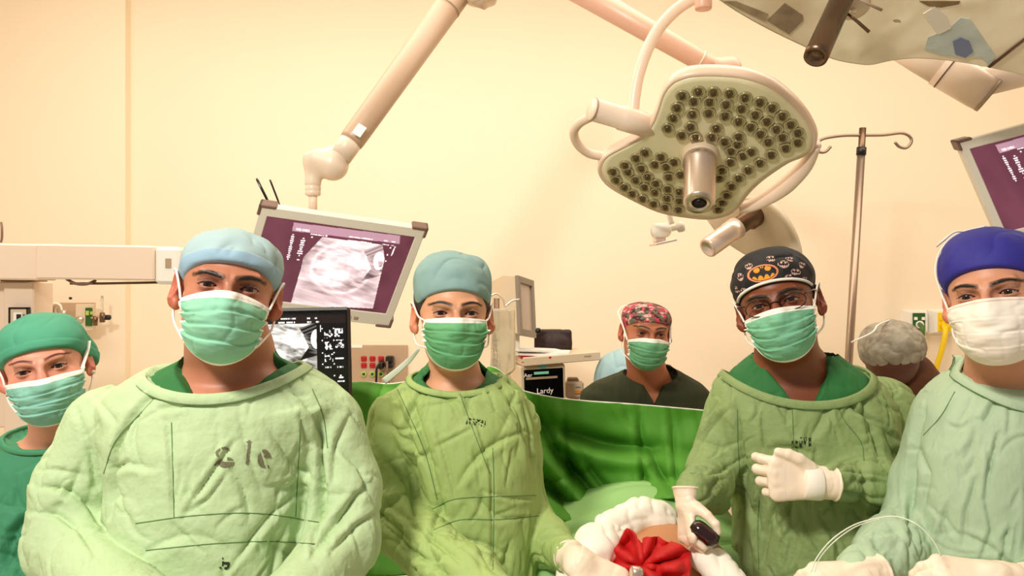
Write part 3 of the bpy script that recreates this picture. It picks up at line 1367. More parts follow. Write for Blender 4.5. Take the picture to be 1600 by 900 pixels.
M['scrub_olive'] = mat('dark olive scrub', (42, 46, 14), .85, ridged=[(9, .8, .02)], bump=(200, .2, .001), var=.2, varscale=7)
M['scrub_brown'] = mat('brown fabric', (92, 50, 22), .8, ridged=[(9, .4, .004)], var=.15)
M['cap_lb'] = mat('light blue cap', (160, 192, 196), .75, ridged=[(14, .6, .009)], bump=(400, .2, .0006), var=.04)
M['cap_lb2'] = mat('blue cap band', (150, 188, 206), .75, bump=(400, .2, .0006))
M['cap_bg'] = mat('blue-grey cap', (132, 164, 158), .75, ridged=[(14, .7, .010)], bump=(400, .2, .0006), var=.06)
M['cap_gr'] = mat('green cap', (72, 154, 120), .75, ridged=[(14, .6, .010)], bump=(400, .2, .0006), var=.06)
M['cap_blue'] = mat('royal blue cap', (44, 40, 138), .7, ridged=[(14, .6, .009)], bump=(400, .2, .0006), var=.1)
M['cap_blk'] = mat('black cap', (9, 7, 9), .7, ridged=[(14, .6, .010)])
M['cap_net'] = mat('grey hair net', (150, 140, 122), .7, ridged=[(26, .8, .004)], var=.3, varscale=30, stretch=(1, 1, 1))
M['cap_col'] = mat('printed cap', (160, 90, 90), .75, attr=True, bump=(300, .2, .001))


def add_cap(hd, parent, m, name='surgical_cap', cols_fn=None, **kw):
    v, f, _ = cap_mesh(hd, '', **kw)
    cols = cols_fn(v) if cols_fn else None
    vf = (hd.wor(v), f)
    o = obj(name, vf, m, parent, cols=cols)
    return o, vf


# ---- man with the pale gown, front left (A)
yA = 1.38
arm = lambda L: [(P(a, b, c), r) for a, b, c, r in L]
A = dict(label='man in wide pale green gown with light blue cap and green mask, front left',
         head=Head(357, 449, 1.22, 1.01, 20, -2, 8, kt=.80), Yc=yA, seed=1, skin=(188, 122, 92), neck_r=.066, brow_w=1.3, brow_h=.0185, orbit=.8, open=.68,
         rows=[(520, 300, 420, .075), (553, 282, 436, .085), (575, 240, 485, .10), (600, 198, 520, .115), (630, 165, 540, .13), (680, 168, 516, .145), (740, 186, 490, .15), (850, 180, 480, .165), (960, 175, 480, .165)],
         scrub=dict(v=(372, 640), mat=M['scrub'], k=1.1, hole=(.085, .10, .05), inset=.008),
         gown=dict(mat=M['gownA'], hole=(P(357, 560, yA) + V(0, -.03, .012), (.145, .17, .072)),
                   armk=.007, arms=[arm([(174, 672, 1.39, .078), (122, 765, 1.37, .068), (110, 850, 1.34, .066), (205, 958, 1.16, .056), (290, 985, 1.08, .045)]),
                         arm([(500, 670, 1.39, .076), (534, 765, 1.37, .062), (532, 845, 1.34, .062), (450, 955, 1.16, .055), (370, 980, 1.08, .045)])],
                   creases=[([(205, 650), (180, 700), (176, 760), (172, 810)], .013, 5), ([(502, 650), (502, 720), (498, 800), (488, 850)], .013, 5),
                            ([(60, 760), (100, 765), (140, 790), (165, 830)], .010, 6), ([(50, 800), (90, 805), (130, 835), (150, 870)], .008, 5),
                            ([(120, 640), (140, 700), (150, 760)], .006, 6), ([(570, 760), (540, 800), (510, 830), (490, 860)], .010, 6),
                            ([(590, 800), (560, 820), (520, 860)], .007, 5), ([(165, 735), (200, 725), (240, 732)], .005, 5), ([(258, 655), (268, 720), (272, 805)], .004, 4),
                            ([(365, 690), (330, 740), (290, 800)], .005, 4), ([(355, 740), (325, 780), (290, 803)], .004, 4), ([(545, 650), (525, 700), (520, 760)], .006, 6),
                            ([(530, 700), (560, 730), (575, 770)], .006, 5), ([(150, 620), (180, 660), (175, 690)], .004, 5), ([(470, 650), (480, 690), (500, 700)], .004, 4)],
                   seams=[[(262, 600), (225, 640), (180, 690), (162, 740)], [(488, 608), (505, 650), (512, 700)], [(212, 818), (300, 806), (400, 802), (498, 816)],
                          [(228, 860), (330, 850), (420, 846), (492, 850)], [(268, 660), (270, 730), (272, 808)], [(470, 655), (466, 730), (462, 808)]],
                   band=.017))
rA, hA = person(A)
capc = lambda v: np.where((v[:, 2] - (.047 - .50 * (v[:, 1] + .09)) < .026)[:, None], lin((146, 176, 194)), lin((160, 184, 184)))
M['cap_two'] = mat('two tone cap', (160, 190, 200), .75, attr=True, ridged=[(14, .6, .009)], bump=(400, .2, .0006))
add_cap(hA, rA, M['cap_two'], cols_fn=capc, z0=.047, slope=.50, rad=(.086, .107, .070), cen=(0, .020, .046), seed=3, amp=.006, bump=[((0, .03, .07), (.072, .085, .045), .02)], band=.026)
make_mask(hA, rA, seed=1, amax=52, col=(142, 202, 168), top=-.006, corner=-.026, bot=-.126, bcorner=-.090)
bvA = A['bvh']


def sten(px, py):
    n = vnoise(np.stack([px * .35, py * .35, px * 0], -1), 2) + .6 * vnoise(np.stack([px * .9, py * .9, px * 0], -1), 4)
    s1 = seg_d(px, py, [(358, 703), (351, 699.5), (343, 702), (338.5, 707), (340, 713)]) - 1.9
    s2 = (np.hypot((px - 353) / 13, (py - 722.5) / 8.5) - 1) * 9
    s2 = np.where((np.abs(py - 720.5) < 1.1) & (px > 350) | (py < 720.5) & (px < 354.5), 5, s2)
    s3 = seg_d(px, py, [(345, 719), (338, 724), (336, 728)]) - 1.6
    l = seg_d(px, py, [(389.5, 690), (388.5, 706), (386, 724)]) - 2.3
    l2 = seg_d(px, py, [(385, 690), (393, 691)]) - .8
    e = (np.hypot((px - 413) / 10.5, (py - 717) / 14.5) - 1) * 9
    g = px - (411.5 + (py - 717) * .33)
    o1 = np.where(g < -1.5, e, 9)
    o2 = np.where((g > 2.2) & (py < 715), e, 9)
    o3 = seg_d(px, py, [(419, 728), (420, 731)]) - 1.3
    d = np.minimum.reduce([s1 + (n > .5) * 3, s2, s3, l, l2, o1, o2, o3])
    return (d < 0) & (n < .8)


M['ink'] = mat('faded ink', (118, 112, 84), .85)
M['ink2'] = mat('dark ink', (40, 52, 26), .85)
decal(bvA, sten, 330, 684, 430, 734, .8, A['gown_obj'], 'stencilled_mark', None, 1.2, m=M['ink'])
decal(bvA, lambda x, y: (vnoise(np.stack([x * .25, y * .25, x * 0], -1), 9) > .25) & (np.hypot((x - 350) / 9, (y - 881) / 10) < 1), 338, 866, 362, 896, 1.0, A['gown_obj'], 'ink_spot', None, 1.2, m=M['ink2'])
# hands clasped just below the picture
glove(rA, P(270, 968, 1.10), (1, -.15, .25), (0, -.5, 1), side=-1, curls=((25, 30, 20),) * 4)
glove(rA, P(385, 965, 1.08), (-1, -.15, .22), (0, -.4, 1), side=1, curls=((25, 30, 20),) * 4)

# ---- woman in the yellow-green gown (B)
yB = 1.66
B = dict(label='woman in yellow-green gown with grey-blue cap, standing beside the wide man in front row',
         head=Head(713, 490, 1.53, .985, 9, -2, 1, kt=1.08), Yc=yB, seed=2, skin=(218, 158, 120), neck_r=.050, brow_w=1.05, brow_h=.0215, orbit=.5, open=.8,
         neck=(712, 600),
         rows=[(560, 668, 752, .055), (578, 655, 768, .065), (592, 632, 795, .09), (615, 606, 818, .11), (660, 612, 832, .13), (720, 640, 838, .14), (780, 652, 840, .14), (860, 655, 842, .145), (960, 650, 845, .15)],
         scrub=dict(v=(720, 622), mat=M['scrub'], k=.9, hole=(.07, .08, .035), inset=.006, band=.025),
         gown=dict(mat=M['gownB'], amp=1.1, vert=.4, hole=(P(716, 584, yB) + V(0, -.03, .008), (.105, .14, .040)),
                   armk=.010, arms=[arm([(622, 655, 1.68, .070), (603, 735, 1.66, .060), (614, 812, 1.60, .064), (730, 908, 1.40, .056), (800, 965, 1.29, .046)]),
                         arm([(800, 665, 1.68, .062), (815, 790, 1.70, .052), (858, 845, 1.62, .042), (884, 866, 1.52, .034)])],
                   creases=[([(630, 600), (660, 680), (685, 770), (690, 800)], .008, 5), ([(622, 640), (640, 700), (648, 770), (646, 830)], .010, 6),
                            ([(590, 700), (625, 740), (650, 800)], .008, 5), ([(600, 780), (660, 830), (720, 880)], .008, 5), ([(590, 810), (640, 860), (700, 900)], .009, 6),
                            ([(715, 600), (745, 660), (768, 740), (770, 880)], .004, 3), ([(680, 660), (700, 730), (712, 780)], .004, 4), ([(800, 620), (820, 680), (835, 740)], .006, 4),
                            ([(690, 790), (670, 850), (680, 890)], .006, 6), ([(740, 700), (750, 760)], .003, 3), ([(800, 700), (790, 760)], .003, 3),
                            ([(640, 770), (600, 790), (580, 830)], .007, 5), ([(705, 840), (760, 850), (790, 865)], .004, 4), ([(560, 740), (590, 800), (640, 845)], .007, 5)],
                   seams=[[(617, 600), (640, 650), (665, 710), (683, 780)], [(676, 795), (710, 780), (770, 776), (838, 774)], [(678, 828), (720, 812), (780, 812), (842, 806)],
                          [(770, 700), (772, 780), (770, 890)], [(715, 605), (735, 660), (765, 740)]],
                   band=.012))
rB, hB = person(B)
add_cap(hB, rB, M['cap_bg'], z0=.050, slope=.42, rad=(.086, .106, .076), cen=(0, .020, .050), seed=8, amp=.004, bump=[((-.02, .03, .075), (.062, .08, .050), .02), ((.045, .03, .078), (.035, .05, .042), .012)])
add_cap(hB, rB, M['hair'], name='hair', z0=.028, slope=.30, rad=(.0835, .098, .078), cen=(0, .024, .036), seed=9, amp=.001)
make_mask(hB, rB, seed=2, amax=54, col=(100, 166, 112), top=-.008, corner=-.013, bot=-.116, bcorner=-.070)
obj('cap_tie', tube([P(655, 545, 1.70), P(640, 562, 1.74), P(620, 580, 1.76), P(600, 596, 1.78)], [.003, .006, .007, .008], 8, 6, flat=.15, ref=(0, 1, 0)), M['tie'], rB)
decal(B['bvh'], lambda x, y: (vnoise(np.stack([x * .5, y * .4, x * 0], -1), 19) > .22) & (np.abs(y - 660 - (x - 745) * .15) < 5), 728, 650, 758, 670, .8, B['gown_obj'], 'ink_mark', None, 1.5, m=M['ink2'])
glove(rB, P(903, 880, 1.46), (.75, -.30, -.40), (-.2, -.5, .85), side=-1, curls=((20, 25, 20), (22, 28, 20), (25, 30, 20), (28, 30, 20)), cuff=.05, cuffdir=P(868, 852, 1.6) - P(903, 880, 1.46))
glove(rB, P(815, 962, 1.28), (1, -.1, -.2), (0, -.4, .9), side=1, curls=((20, 25, 20),) * 4, cuff=.04)

# ---- man with the printed black cap (D)
yD = 1.72
D = dict(label='man in olive green gown with glasses and printed black cap, gloved hand across his chest',
         head=Head(1211, 474, 1.56, 1.03, -22, -1, -14, kt=.90), Yc=yD, seed=5, skin=(132, 70, 40), neck_r=.062, brow_w=1.3, brow_h=.0195, orbit=.85, open=.62,
         neck=(1232, 590), brow_in=.010,
         rows=[(530, 1190, 1290, .07), (552, 1165, 1318, .085), (572, 1138, 1345, .105), (600, 1116, 1378, .125), (640, 1108, 1396, .145), (700, 1122, 1392, .155), (780, 1150, 1388, .17), (860, 1150, 1392, .18), (960, 1150, 1392, .18)],
         scrub=dict(v=(1226, 642), mat=M['scrub'], k=.62, hole=(.07, .085, .04), inset=.010),
         gown=dict(mat=M['gownD'], amp=1.15, hole=(P(1238, 578, yD) + V(0, -.02, .012), (.158, .19, .080)),
                   armk=.010, arms=[arm([(1148, 650, 1.73, .070), (1117, 738, 1.71, .060), (1104, 762, 1.64, .050), (1082, 770, 1.53, .035)]),
                         arm([(1375, 650, 1.76, .086), (1388, 742, 1.73, .082), (1350, 752, 1.58, .054), (1294, 753, 1.488, .030)])],
                   creases=[([(1150, 640), (1155, 700), (1160, 740), (1150, 790)], .012, 6), ([(1100, 740), (1130, 735), (1160, 715)], .009, 5),
                            ([(1095, 690), (1130, 700), (1155, 690)], .005, 4), ([(1345, 600), (1360, 660), (1375, 720)], .010, 6),
                            ([(1320, 610), (1340, 640), (1385, 665)], .006, 4), ([(1190, 650), (1195, 700), (1215, 720)], .004, 4),
                            ([(1300, 740), (1340, 735), (1385, 745)], .005, 3), ([(1300, 765), (1340, 775), (1390, 780)], .006, 4),
                            ([(1215, 785), (1200, 820), (1190, 880)], .007, 5), ([(1245, 790), (1260, 830), (1290, 870)], .006, 5), ([(1190, 770), (1180, 800), (1185, 860)], .006, 5),
                            ([(1280, 800), (1310, 850), (1320, 890)], .006, 5), ([(1230, 790), (1235, 850), (1225, 890)], .004, 4), ([(1385, 680), (1400, 720), (1420, 760)], .008, 5),
                            ([(1160, 730), (1145, 780), (1150, 840)], .010, 7)],
                   seams=[[(1152, 640), (1153, 690), (1156, 740)], [(1303, 602), (1315, 650), (1345, 690), (1350, 720)], [(1186, 780), (1184, 830), (1186, 890)], [(1238, 640), (1240, 690), (1238, 712)]],
                   band=.016))
rD, hD = person(D)
_, capD = add_cap(hD, rD, M['cap_blk'], z0=.044, slope=.40, rad=(.086, .106, .080), cen=(0, .020, .048), seed=12, amp=.0035, bump=[((.0, .03, .08), (.066, .08, .045), .02)])
bvc = bvh_of(capD)
ce = []
for t in np.linspace(-1.15, 1.15, 40):
    ce.append(V(.086 * math.sin(t), .020 - .106 * math.cos(t), 0))
ce = np.array(ce)
ce[:, 2] = .044 - .40 * (ce[:, 1] + .09) + .0035
kz = np.sqrt(np.maximum(1 - ((ce[:, 2] - .048) / .080) ** 2, .1))
ce[:, 0] *= kz
ce[:, 1] = .02 + (ce[:, 1] - .02) * kz
obj('cap_trim', tube(hD.wor(ce), .0030, 8, flat=1.0), M['strap'], rD)
make_mask(hD, rD, seed=5, amax=54, col=(122, 186, 148), top=-.010, corner=-.022, bot=-.118, bcorner=-.078)


def bat(px, py, cx, cy, a, b, ang):
    c, s = math.cos(ang), math.sin(ang)
    x = ((px - cx) * c + (py - cy) * s) / a
    y = (-(px - cx) * s + (py - cy) * c) / b
    r = np.hypot(x, y)
    ring = (r < 1.0) & (r > .86)
    inn = r < .80
    up = ((np.hypot((np.abs(x) - .36) / .20, (y + .48) / .32) < 1) | (np.hypot(x / .11, (y + .78) / .22) < 1) & (np.abs(x) > .03)) & inn
    lo = (y > .68 - .50 * np.abs(np.sin(np.pi * x / .40)) ** .7 * (np.abs(x) < .80)) & inn & (np.abs(x) < .78)
    return ring, up | lo


M['emb_ring'] = mat('pinkish orange print', (226, 140, 96), .7)
M['emb_gold'] = mat('golden orange print', (238, 150, 30), .7)
M['emb_pale'] = mat('pale print', (216, 176, 160), .7)
# emblem seen at photo px (1192,427): same centre found by ray casts on the cap
decal(bvc, lambda x, y: bat(x, y, 1192, 427, 25, 13.5, -.20)[0], 1164, 408, 1222, 446, .5, rD, 'cap_emblem', None, 1.5, m=M['emb_ring'], off=.0010)
decal(bvc, lambda x, y: bat(x, y, 1192, 427, 25, 13.5, -.20)[1], 1164, 408, 1222, 446, .5, rD, 'cap_emblem', None, 1.5, m=M['emb_gold'], off=.0010)
small = [(1224, 413, 9, 6, 0), (1243.5, 425, 7.5, 5.2, .15), (1205, 404, 8, 5, -.1), (1157, 433, 5, 6.5, -.5), (1170, 416, 6, 5, -.3), (1234, 405, 7, 3.5, .2), (1253, 414, 5, 5, .5), (1232, 433, 9, 4, -.2),
         (1258, 436, 5, 4, .2), (1161, 455, 6, 5, -.4), (1151, 453, 3, 6, -.3)]


def smallf(k):
    def fn(x, y):
        a_, b_ = bat(x, y, *small[k])
        return b_ | (a_ & (vnoise(np.stack([x * .4, y * .4, x * 0], -1), 3) > 0))
    return fn


for k_ in range(len(small)):
    sx_, sy_ = small[k_][0], small[k_][1]
    decal(bvc, smallf(k_), sx_ - 11, sy_ - 9, sx_ + 11, sy_ + 9, .5, rD, 'cap_print', None, 1.5, m=M['emb_pale'], off=.0010)
# glasses
gl = []
for s_ in (-1, 1):
    rim = [V(s_ * .034 + .024 * math.cos(t), -.094 + .010 * (abs(math.cos(t)) if math.cos(t) * s_ > 0 else 0), -.003 + .016 * math.sin(t)) for t in np.linspace(0, 2 * math.pi, 28, endpoint=False)]
    gl.append(tube(hD.wor(rim), .0011, 6, closed=True))
    gl.append(tube(hD.wor([V(s_ * .058, -.086, .006), V(s_ * .072, -.06, .010), V(s_ * .080, -.01, .008), V(s_ * .083, .02, .0)]), .0016, 6, 5))
gl.append(tube(hD.wor([V(-.010, -.096, .0), V(0, -.100, .003), V(.010, -.096, .0)]), .0012, 6, 4))
obj('eyeglasses', join(*gl), M['blackgloss'], rD)
decal(D['bvh'], lambda x, y: (vnoise(np.stack([x * .55, y * .22, x * 0], -1), 29) > .05) & (np.abs(y - 691 + (x - 1252) * .12) < 8) & (np.sin(x * .9) > -.3), 1237, 680, 1270, 702, .8, D['gown_obj'], 'ink_mark', None, 1.5, m=M['ink2'])
# hand laid across the chest
gD = glove(rD, P(1278, 754, 1.478), (-1, .0, .10), (-.05, -1, .12), side=-1, curls=((34, 48, 35), (46, 60, 40), (54, 66, 40), (60, 70, 40)),
           thumb=((.018, .024, .002), (.044, .042, .010), (.066, .050, .010), (.084, .052, .006)), cuff=.035, spread=5, sc=.97)
obj('wrist_tape', lathe([(.0285, -.016), (.031, -.014), (.0325, 0), (.0315, .016), (.030, .018)], P(1266, 754, 1.478), (1, .0, -.05), 32), M['gauze'], gD)
# fist around the dark round object, thumb side towards the camera
fX, fZ = nrm(V(-.05, -.35, -1)), nrm(V(-1, -.2, .05))
fW = P(1072, 783, 1.51)
glove(rD, fW, fX, fZ, side=1, curls=((52, 70, 45), (56, 72, 45), (60, 72, 45), (62, 74, 45)),
      thumb=((.016, .030, -.012), (.034, .050, -.030), (.052, .060, -.044), (.070, .058, -.050)), cuff=.03, sc=.82)
fY = np.cross(fZ, fX)
oc = fW + (fX * .062 - fZ * .020 + nrm(np.cross(fZ, fX)) * .036)
od = nrm(V(.62, -.35, -.42))
ol = .060
oa = oc - od * ol / 2
ob = oc + od * ol / 2
darkO = obj('suction_bulb', lathe([(.001, 0), (.010, .002), (.016, .010), (.0175, .02), (.016, .6 * ol), (.017, .75 * ol), (.013, .93 * ol), (.001, ol)], oa, nrm(ob - oa), 28), M['darkred'])
tag(darkO, 'glossy dark red bulb gripped in a gloved fist of the man with glasses', 'bulb')

# ---- man on the right, blue cap (E)
yE = 1.46
E = dict(label='man in pale cool green gown with royal blue cap and white mask, at right edge',
         head=Head(1541, 461, 1.30, .99, -41, 0, -9, kt=.93), Yc=yE, seed=9, skin=(216, 152, 118), neck_r=.060, brow_w=1.15, brow_h=.0200, orbit=.6, open=.70,
         neck=(1570, 590),
         rows=[(560, 1512, 1640, .075), (582, 1490, 1665, .09), (606, 1462, 1700, .115), (640, 1440, 1730, .13), (700, 1428, 1735, .145), (780, 1424, 1735, .15), (860, 1422, 1735, .155), (960, 1420, 1735, .16)],
         scrub=dict(v=(1580, 605), mat=M['gownE'], k=.9, hole=(.08, .09, .035), inset=.008),
         gown=dict(mat=M['gownE'], amp=1.0, vert=.45, hole=(P(1577, 592, yE) + V(-.008, -.035, .008), (.098, .15, .050)),
                   armk=.008, arms=[arm([(1484, 668, 1.49, .066), (1440, 760, 1.51, .052), (1432, 812, 1.50, .052), (1386, 860, 1.42, .054), (1340, 894, 1.36, .044)]),
                         arm([(1700, 680, 1.47, .07), (1700, 850, 1.45, .066), (1630, 935, 1.28, .052), (1590, 925, 1.20, .042)])],
                   creases=[([(1440, 640), (1425, 700), (1422, 780), (1424, 890)], .010, 5), ([(1560, 680), (1545, 740), (1540, 780)], .007, 4), ([(1525, 750), (1510, 800), (1505, 850)], .005, 4),
                            ([(1480, 790), (1470, 830), (1455, 870)], .006, 4), ([(1575, 830), (1565, 880)], .005, 4), ([(1590, 820), (1580, 890)], .004, 3), ([(1430, 700), (1450, 740), (1440, 800)], .006, 5),
                            ([(1490, 625), (1465, 660), (1448, 700)], .004, 3), ([(1400, 800), (1430, 830), (1440, 880)], .007, 5), ([(1370, 850), (1400, 870), (1410, 900)], .004, 4),
                            ([(1540, 780), (1550, 830), (1530, 880)], .004, 4)],
                   seams=[[(1492, 612), (1470, 650), (1443, 680)]], band=.016))
rE, hE = person(E)
add_cap(hE, rE, M['cap_blue'], z0=.052, slope=.52, rad=(.087, .107, .080), cen=(0, .020, .048), seed=15, amp=.003, bump=[((-.01, .03, .08), (.066, .085, .048), .02)])
make_mask(hE, rE, seed=9, white=True, top=-.006, corner=-.020, bot=-.122, bcorner=-.088, amax=76, ties=False)
tE = [V(-.071, -.035, -.020), V(-.082, -.015, .02), V(-.088, .0, .06), V(-.078, .02, .10), V(-.05, .03, .128), V(-.0, .04, .136)]
obj('mask_strap', tube(hE.wor(tE), .0016, 8, 8), M['strap'], rE)
obj('mask_strap', tube(hE.wor([V(-.03, .035, .130), V(-.05, .03, .134), V(-.07, .03, .122), V(-.085, .035, .112)]), [.003, .006, .008, .005], 8, 6, flat=.3), M['strap'], rE)
glove(rE, P(1352, 899, 1.335), (-1, -.3, -.03), (.05, -.45, 1), side=1, curls=((15, 30, 25), (18, 34, 25), (20, 36, 25), (22, 38, 25)), cuff=.03,
      thumb=((.018, .024, -.010), (.046, .036, -.02), (.07, .034, -.026), (.09, .028, -.03)))
glove(rE, P(1560, 905, 1.19), (-1, -.1, .08), (.05, -.5, 1), side=1, curls=((22, 35, 25), (25, 38, 25), (28, 40, 25), (30, 42, 25)), cuff=.05, cuffdir=(1, .2, -.25),
      thumb=((.018, .028, .004), (.046, .046, .002), (.068, .046, -.006), (.086, .040, -.014)))

# ---- nurse on the far left (C)
yC = 1.74
C = dict(label='woman in teal green gown and green cap peeking from behind at the left edge',
         head=Head(64, 578, 1.52, .98, 27, 2, -11, kt=.82), Yc=yC, seed=13, skin=(222, 152, 124), neck_r=.050, brow_w=.85, brow_h=.0235, orbit=.45, open=.85,
         neck=(92, 680), brow_c=(110, 52, 36), brow_m=mat('brown brow', (96, 44, 30), .6),
         rows=[(648, 50, 138, .06), (668, 30, 165, .075), (690, -10, 195, .10), (720, -40, 215, .12), (800, -50, 225, .14), (960, -50, 225, .15)],
         gown=dict(mat=M['scrub_teal'], amp=.7, hole=(P(92, 672, yC) + V(0, -.03, .008), (.10, .13, .04)),
                   arms=[arm([(-15, 760, 1.74, .07), (-20, 880, 1.70, .065), (60, 960, 1.55, .05)]), arm([(215, 760, 1.78, .07), (225, 880, 1.78, .065), (180, 980, 1.62, .05)])],
                   creases=[([(45, 800), (20, 830), (5, 880)], .012, 6), ([(30, 850), (12, 880), (8, 900)], .006, 5)], band=.010))
rC, hC = person(C)
add_cap(hC, rC, M['cap_gr'], z0=.050, slope=.50, rad=(.088, .110, .076), cen=(0, .024, .046), seed=18, amp=.003, bump=[((0, .05, .07), (.074, .08, .052), .02), ((.06, .06, .0), (.04, .06, .05), .02), ((-.005, -.0, .112), (.018, .03, .014), .02)], band=.020, low=-.05)
make_mask(hC, rC, seed=13, col=(136, 194, 174), top=-.014, corner=-.020, bot=-.118, bcorner=-.095, amax=66)
obj('mask_strap', tube(hC.wor([V(.068, -.042, -.02), V(.084, -.012, .012), V(.090, .01, .030)]), .0035, 8, 6, flat=.4), M['strap'], rC)
obj('earring', lathe([(0, -.004), (.004, -.003), (.0045, 0), (.003, .003), (0, .004)], hC.wor(V(.085, -.004, -.036)), (0, -1, 0), 14), M['white'], rC)

# ---- woman behind the screen (F)
yF = 2.62
Fp = dict(label='woman in dark olive scrubs with floral cap standing behind the green drape screen',
          head=Head(1018, 523, 2.38, .96, 2, 6, 5, kt=.72), Yc=yF, seed=17, skin=(186, 114, 80), neck_r=.063, brow_w=.9, brow_h=.0235, orbit=.85, open=.55,
          neck=(1014, 588),
          rows=[(570, 990, 1046, .06), (582, 968, 1066, .08), (598, 926, 1094, .10), (612, 908, 1108, .11), (635, 905, 1112, .12), (700, 905, 1112, .14), (900, 905, 1112, .15), (960, 905, 1112, .15)],
          scrub=dict(v=(1014, 626), mat=M['scrub_olive'], k=.5, hole=(.090, .11, .036), inset=.0, len=.5))
rF, hF = person(Fp)


def floral(v):
    a = fbm(v * 55, 3, 2)
    b = fbm(v * 70 + 9, 8, 2)
    c = np.tile(lin((150, 72, 72)), (len(v), 1))
    c[a > .25] = lin((226, 170, 160))
    c[a < -.30] = lin((52, 26, 24))
    c[b > .38] = lin((206, 60, 84))
    c[b < -.42] = lin((96, 104, 84))
    return c


add_cap(hF, rF, M['cap_col'], cols_fn=floral, z0=.050, slope=.62, rad=(.083, .104, .072), cen=(0, .020, .042), seed=21, amp=.003, bump=[((.035, .075, -.01), (.05, .05, .075), .02), ((0, .03, .065), (.07, .08, .045), .02)], low=-.1)
make_mask(hF, rF, seed=17, amax=58, col=(104, 166, 122), top=-.008, corner=-.028, bot=-.128, bcorner=-.094, ties=True)
# ---- person in the light blue hood bending behind her (G)
yG = 3.05
G_ = thing('person', (*P(985, 0, yG)[:2], 0), 'stooping person seen only as a light blue bouffant cap behind the woman in olive scrubs', 'person')
cG = P(972, 592, yG)


def fG(p):
    d = ell(p, cG + V(-.01, .05, -.05), (.085, .10, .11))
    d = smin(d, rcap(p, cG + V(0, .08, -.1), cG + V(.02, .16, -.25), .06, .07), .03)
    t = ell(p, (cG[0] + .10, yG + .12, .90), (.17, .14, .36))
    d = smin(d, t, .06)
    for s_ in (-1, 1):
        d = smin(d, rcap(p, (cG[0] + s_ * .1, yG + .12, .8), (cG[0] + s_ * .11, yG + .12, .04), .09, .05), .03)
    return d


obj('body', sdf_mesh(fG, (cG[0] - .28, yG - .15, -.02), (cG[0] + .28, yG + .3, cG[2] + .12), .015), M['scrub_brown'], G_)
fc_ = lambda p: smin(ell(p, cG, (.115, .13, .12)), ell(p, cG + V(.05, .02, .03), (.09, .10, .10)), .03)
obj('bouffant_cap', sdf_mesh(fc_, cG - .17, cG + .18, .005, disp=lambda p, n: -.006 * (1 - np.abs(vnoise(p * (24, 24, 7), 4))) ** 3 + .004 * vnoise(p * 14, 6)), M['cap_lb'], G_)

# ---- person with grey hair net (H)
yH = 2.7
H_ = thing('person', (*P(1420, 0, yH)[:2], 0), 'bowed person in grey hair net and brown top, behind the two men at right', 'person')
cH = P(1393, 542, yH)


def fH(p):
    d = ell(p, cH + V(.0, .0, -.04), (.085, .10, .10))
    d = smin(d, rcap(p, cH + V(.03, .06, -.07), P(1432, 600, yH + .1), .07, .085), .03)
    t = ell(p, (P(1425, 0, yH)[0], yH + .14, 1.0), (.14, .14, .30))
    d = smin(d, t, .08)
    for s_ in (-1, 1):
        d = smin(d, rcap(p, (P(1425, 0, yH)[0] + s_ * .08, yH + .12, .8), (P(1425, 0, yH)[0] + s_ * .09, yH + .12, .04), .08, .05), .03)
    return d


xH = P(1425, 0, yH)[0]
obj('body', sdf_mesh(fH, (xH - .28, yH - .15, -.02), (xH + .28, yH + .34, cH[2] + .1), .012), mat('dark brown skin', (84, 44, 26), .5), H_)
fS = lambda p: np.maximum(smin(rcap(p, P(1418, 592, yH + .06), P(1438, 640, yH + .12), .10, .135), ell(p, (xH + .02, yH + .14, 1.05), (.19, .17, .30)), .05), -(p[:, 2] - .85))
obj('brown_top', sdf_mesh(fS, (xH - .28, yH - .15, .8), (xH + .3, yH + .36, cH[2] + .02), .008, disp=lambda p, n: -.005 * (1 - np.abs(vnoise(p * 12, 4))) ** 4), M['scrub_brown'], H_)
fN = lambda p: np.maximum(ell(p, cH, (.110, .125, .098)), (cH[2] - .055) - p[:, 2] - (p[:, 0] - cH[0]) * -.25)
obj('hair_net', sdf_mesh(fN, cH - .16, cH + .16, .004, disp=lambda p, n: -.006 * (1 - np.abs(vnoise(p * 30, 4))) ** 3 + .004 * vnoise(p * 24, 6)), M['cap_net'], H_)
obj('mask_strap', tube([P(1330, 535, 2.60), P(1362, 520, 2.575), P(1372, 508, 2.60), P(1390, 500, 2.70)], .003, 8, 6), M['strap'], H_)

# ------------------------------------------------------------------ equipment
class Plane:
    """a flat panel of the room: local frame from three of its corners"""
    def __init__(s, TL, TR, BL):
        s.O = np.asarray(TL, float)
        s.U = np.asarray(TR, float) - s.O
        s.V = np.asarray(BL, float) - s.O
        s.n = nrm(np.cross(s.U, s.V))
        if s.n[1] > 0:
            s.n = -s.n

    def at(s, u, v, w=0.0):
        u, v = np.asarray(u, float), np.asarray(v, float)
        return s.O + np.multiply.outer(u, s.U) + np.multiply.outer(v, s.V) + np.multiply.outer(np.asarray(w, float) + 0 * u, s.n)

    def slab(s, u0, v0, u1, v1, w0, w1, bev=0.0):
        c = s.at((u0 + u1) / 2, (v0 + v1) / 2, (w0 + w1) / 2)
        lu, lv = np.linalg.norm(s.U), np.linalg.norm(s.V)
        h = V((u1 - u0) / 2 * lu, (v1 - v0) / 2 * lv, (w1 - w0) / 2)
        B = np.stack([s.U / lu, s.V / lv, s.n], 1)
        return box(c, h, B, bev)


def inv2(a, b, c, d):
    k = a * d - b * c
    return d / k, -b / k, -c / k, a / k


def px_to_uv(px, py, TL, U, Vv):
    a, b, c, d = inv2(U[0], Vv[0], U[1], Vv[1])
    x, y = px - TL[0], py - TL[1]
    return a * x + b * y, c * x + d * y


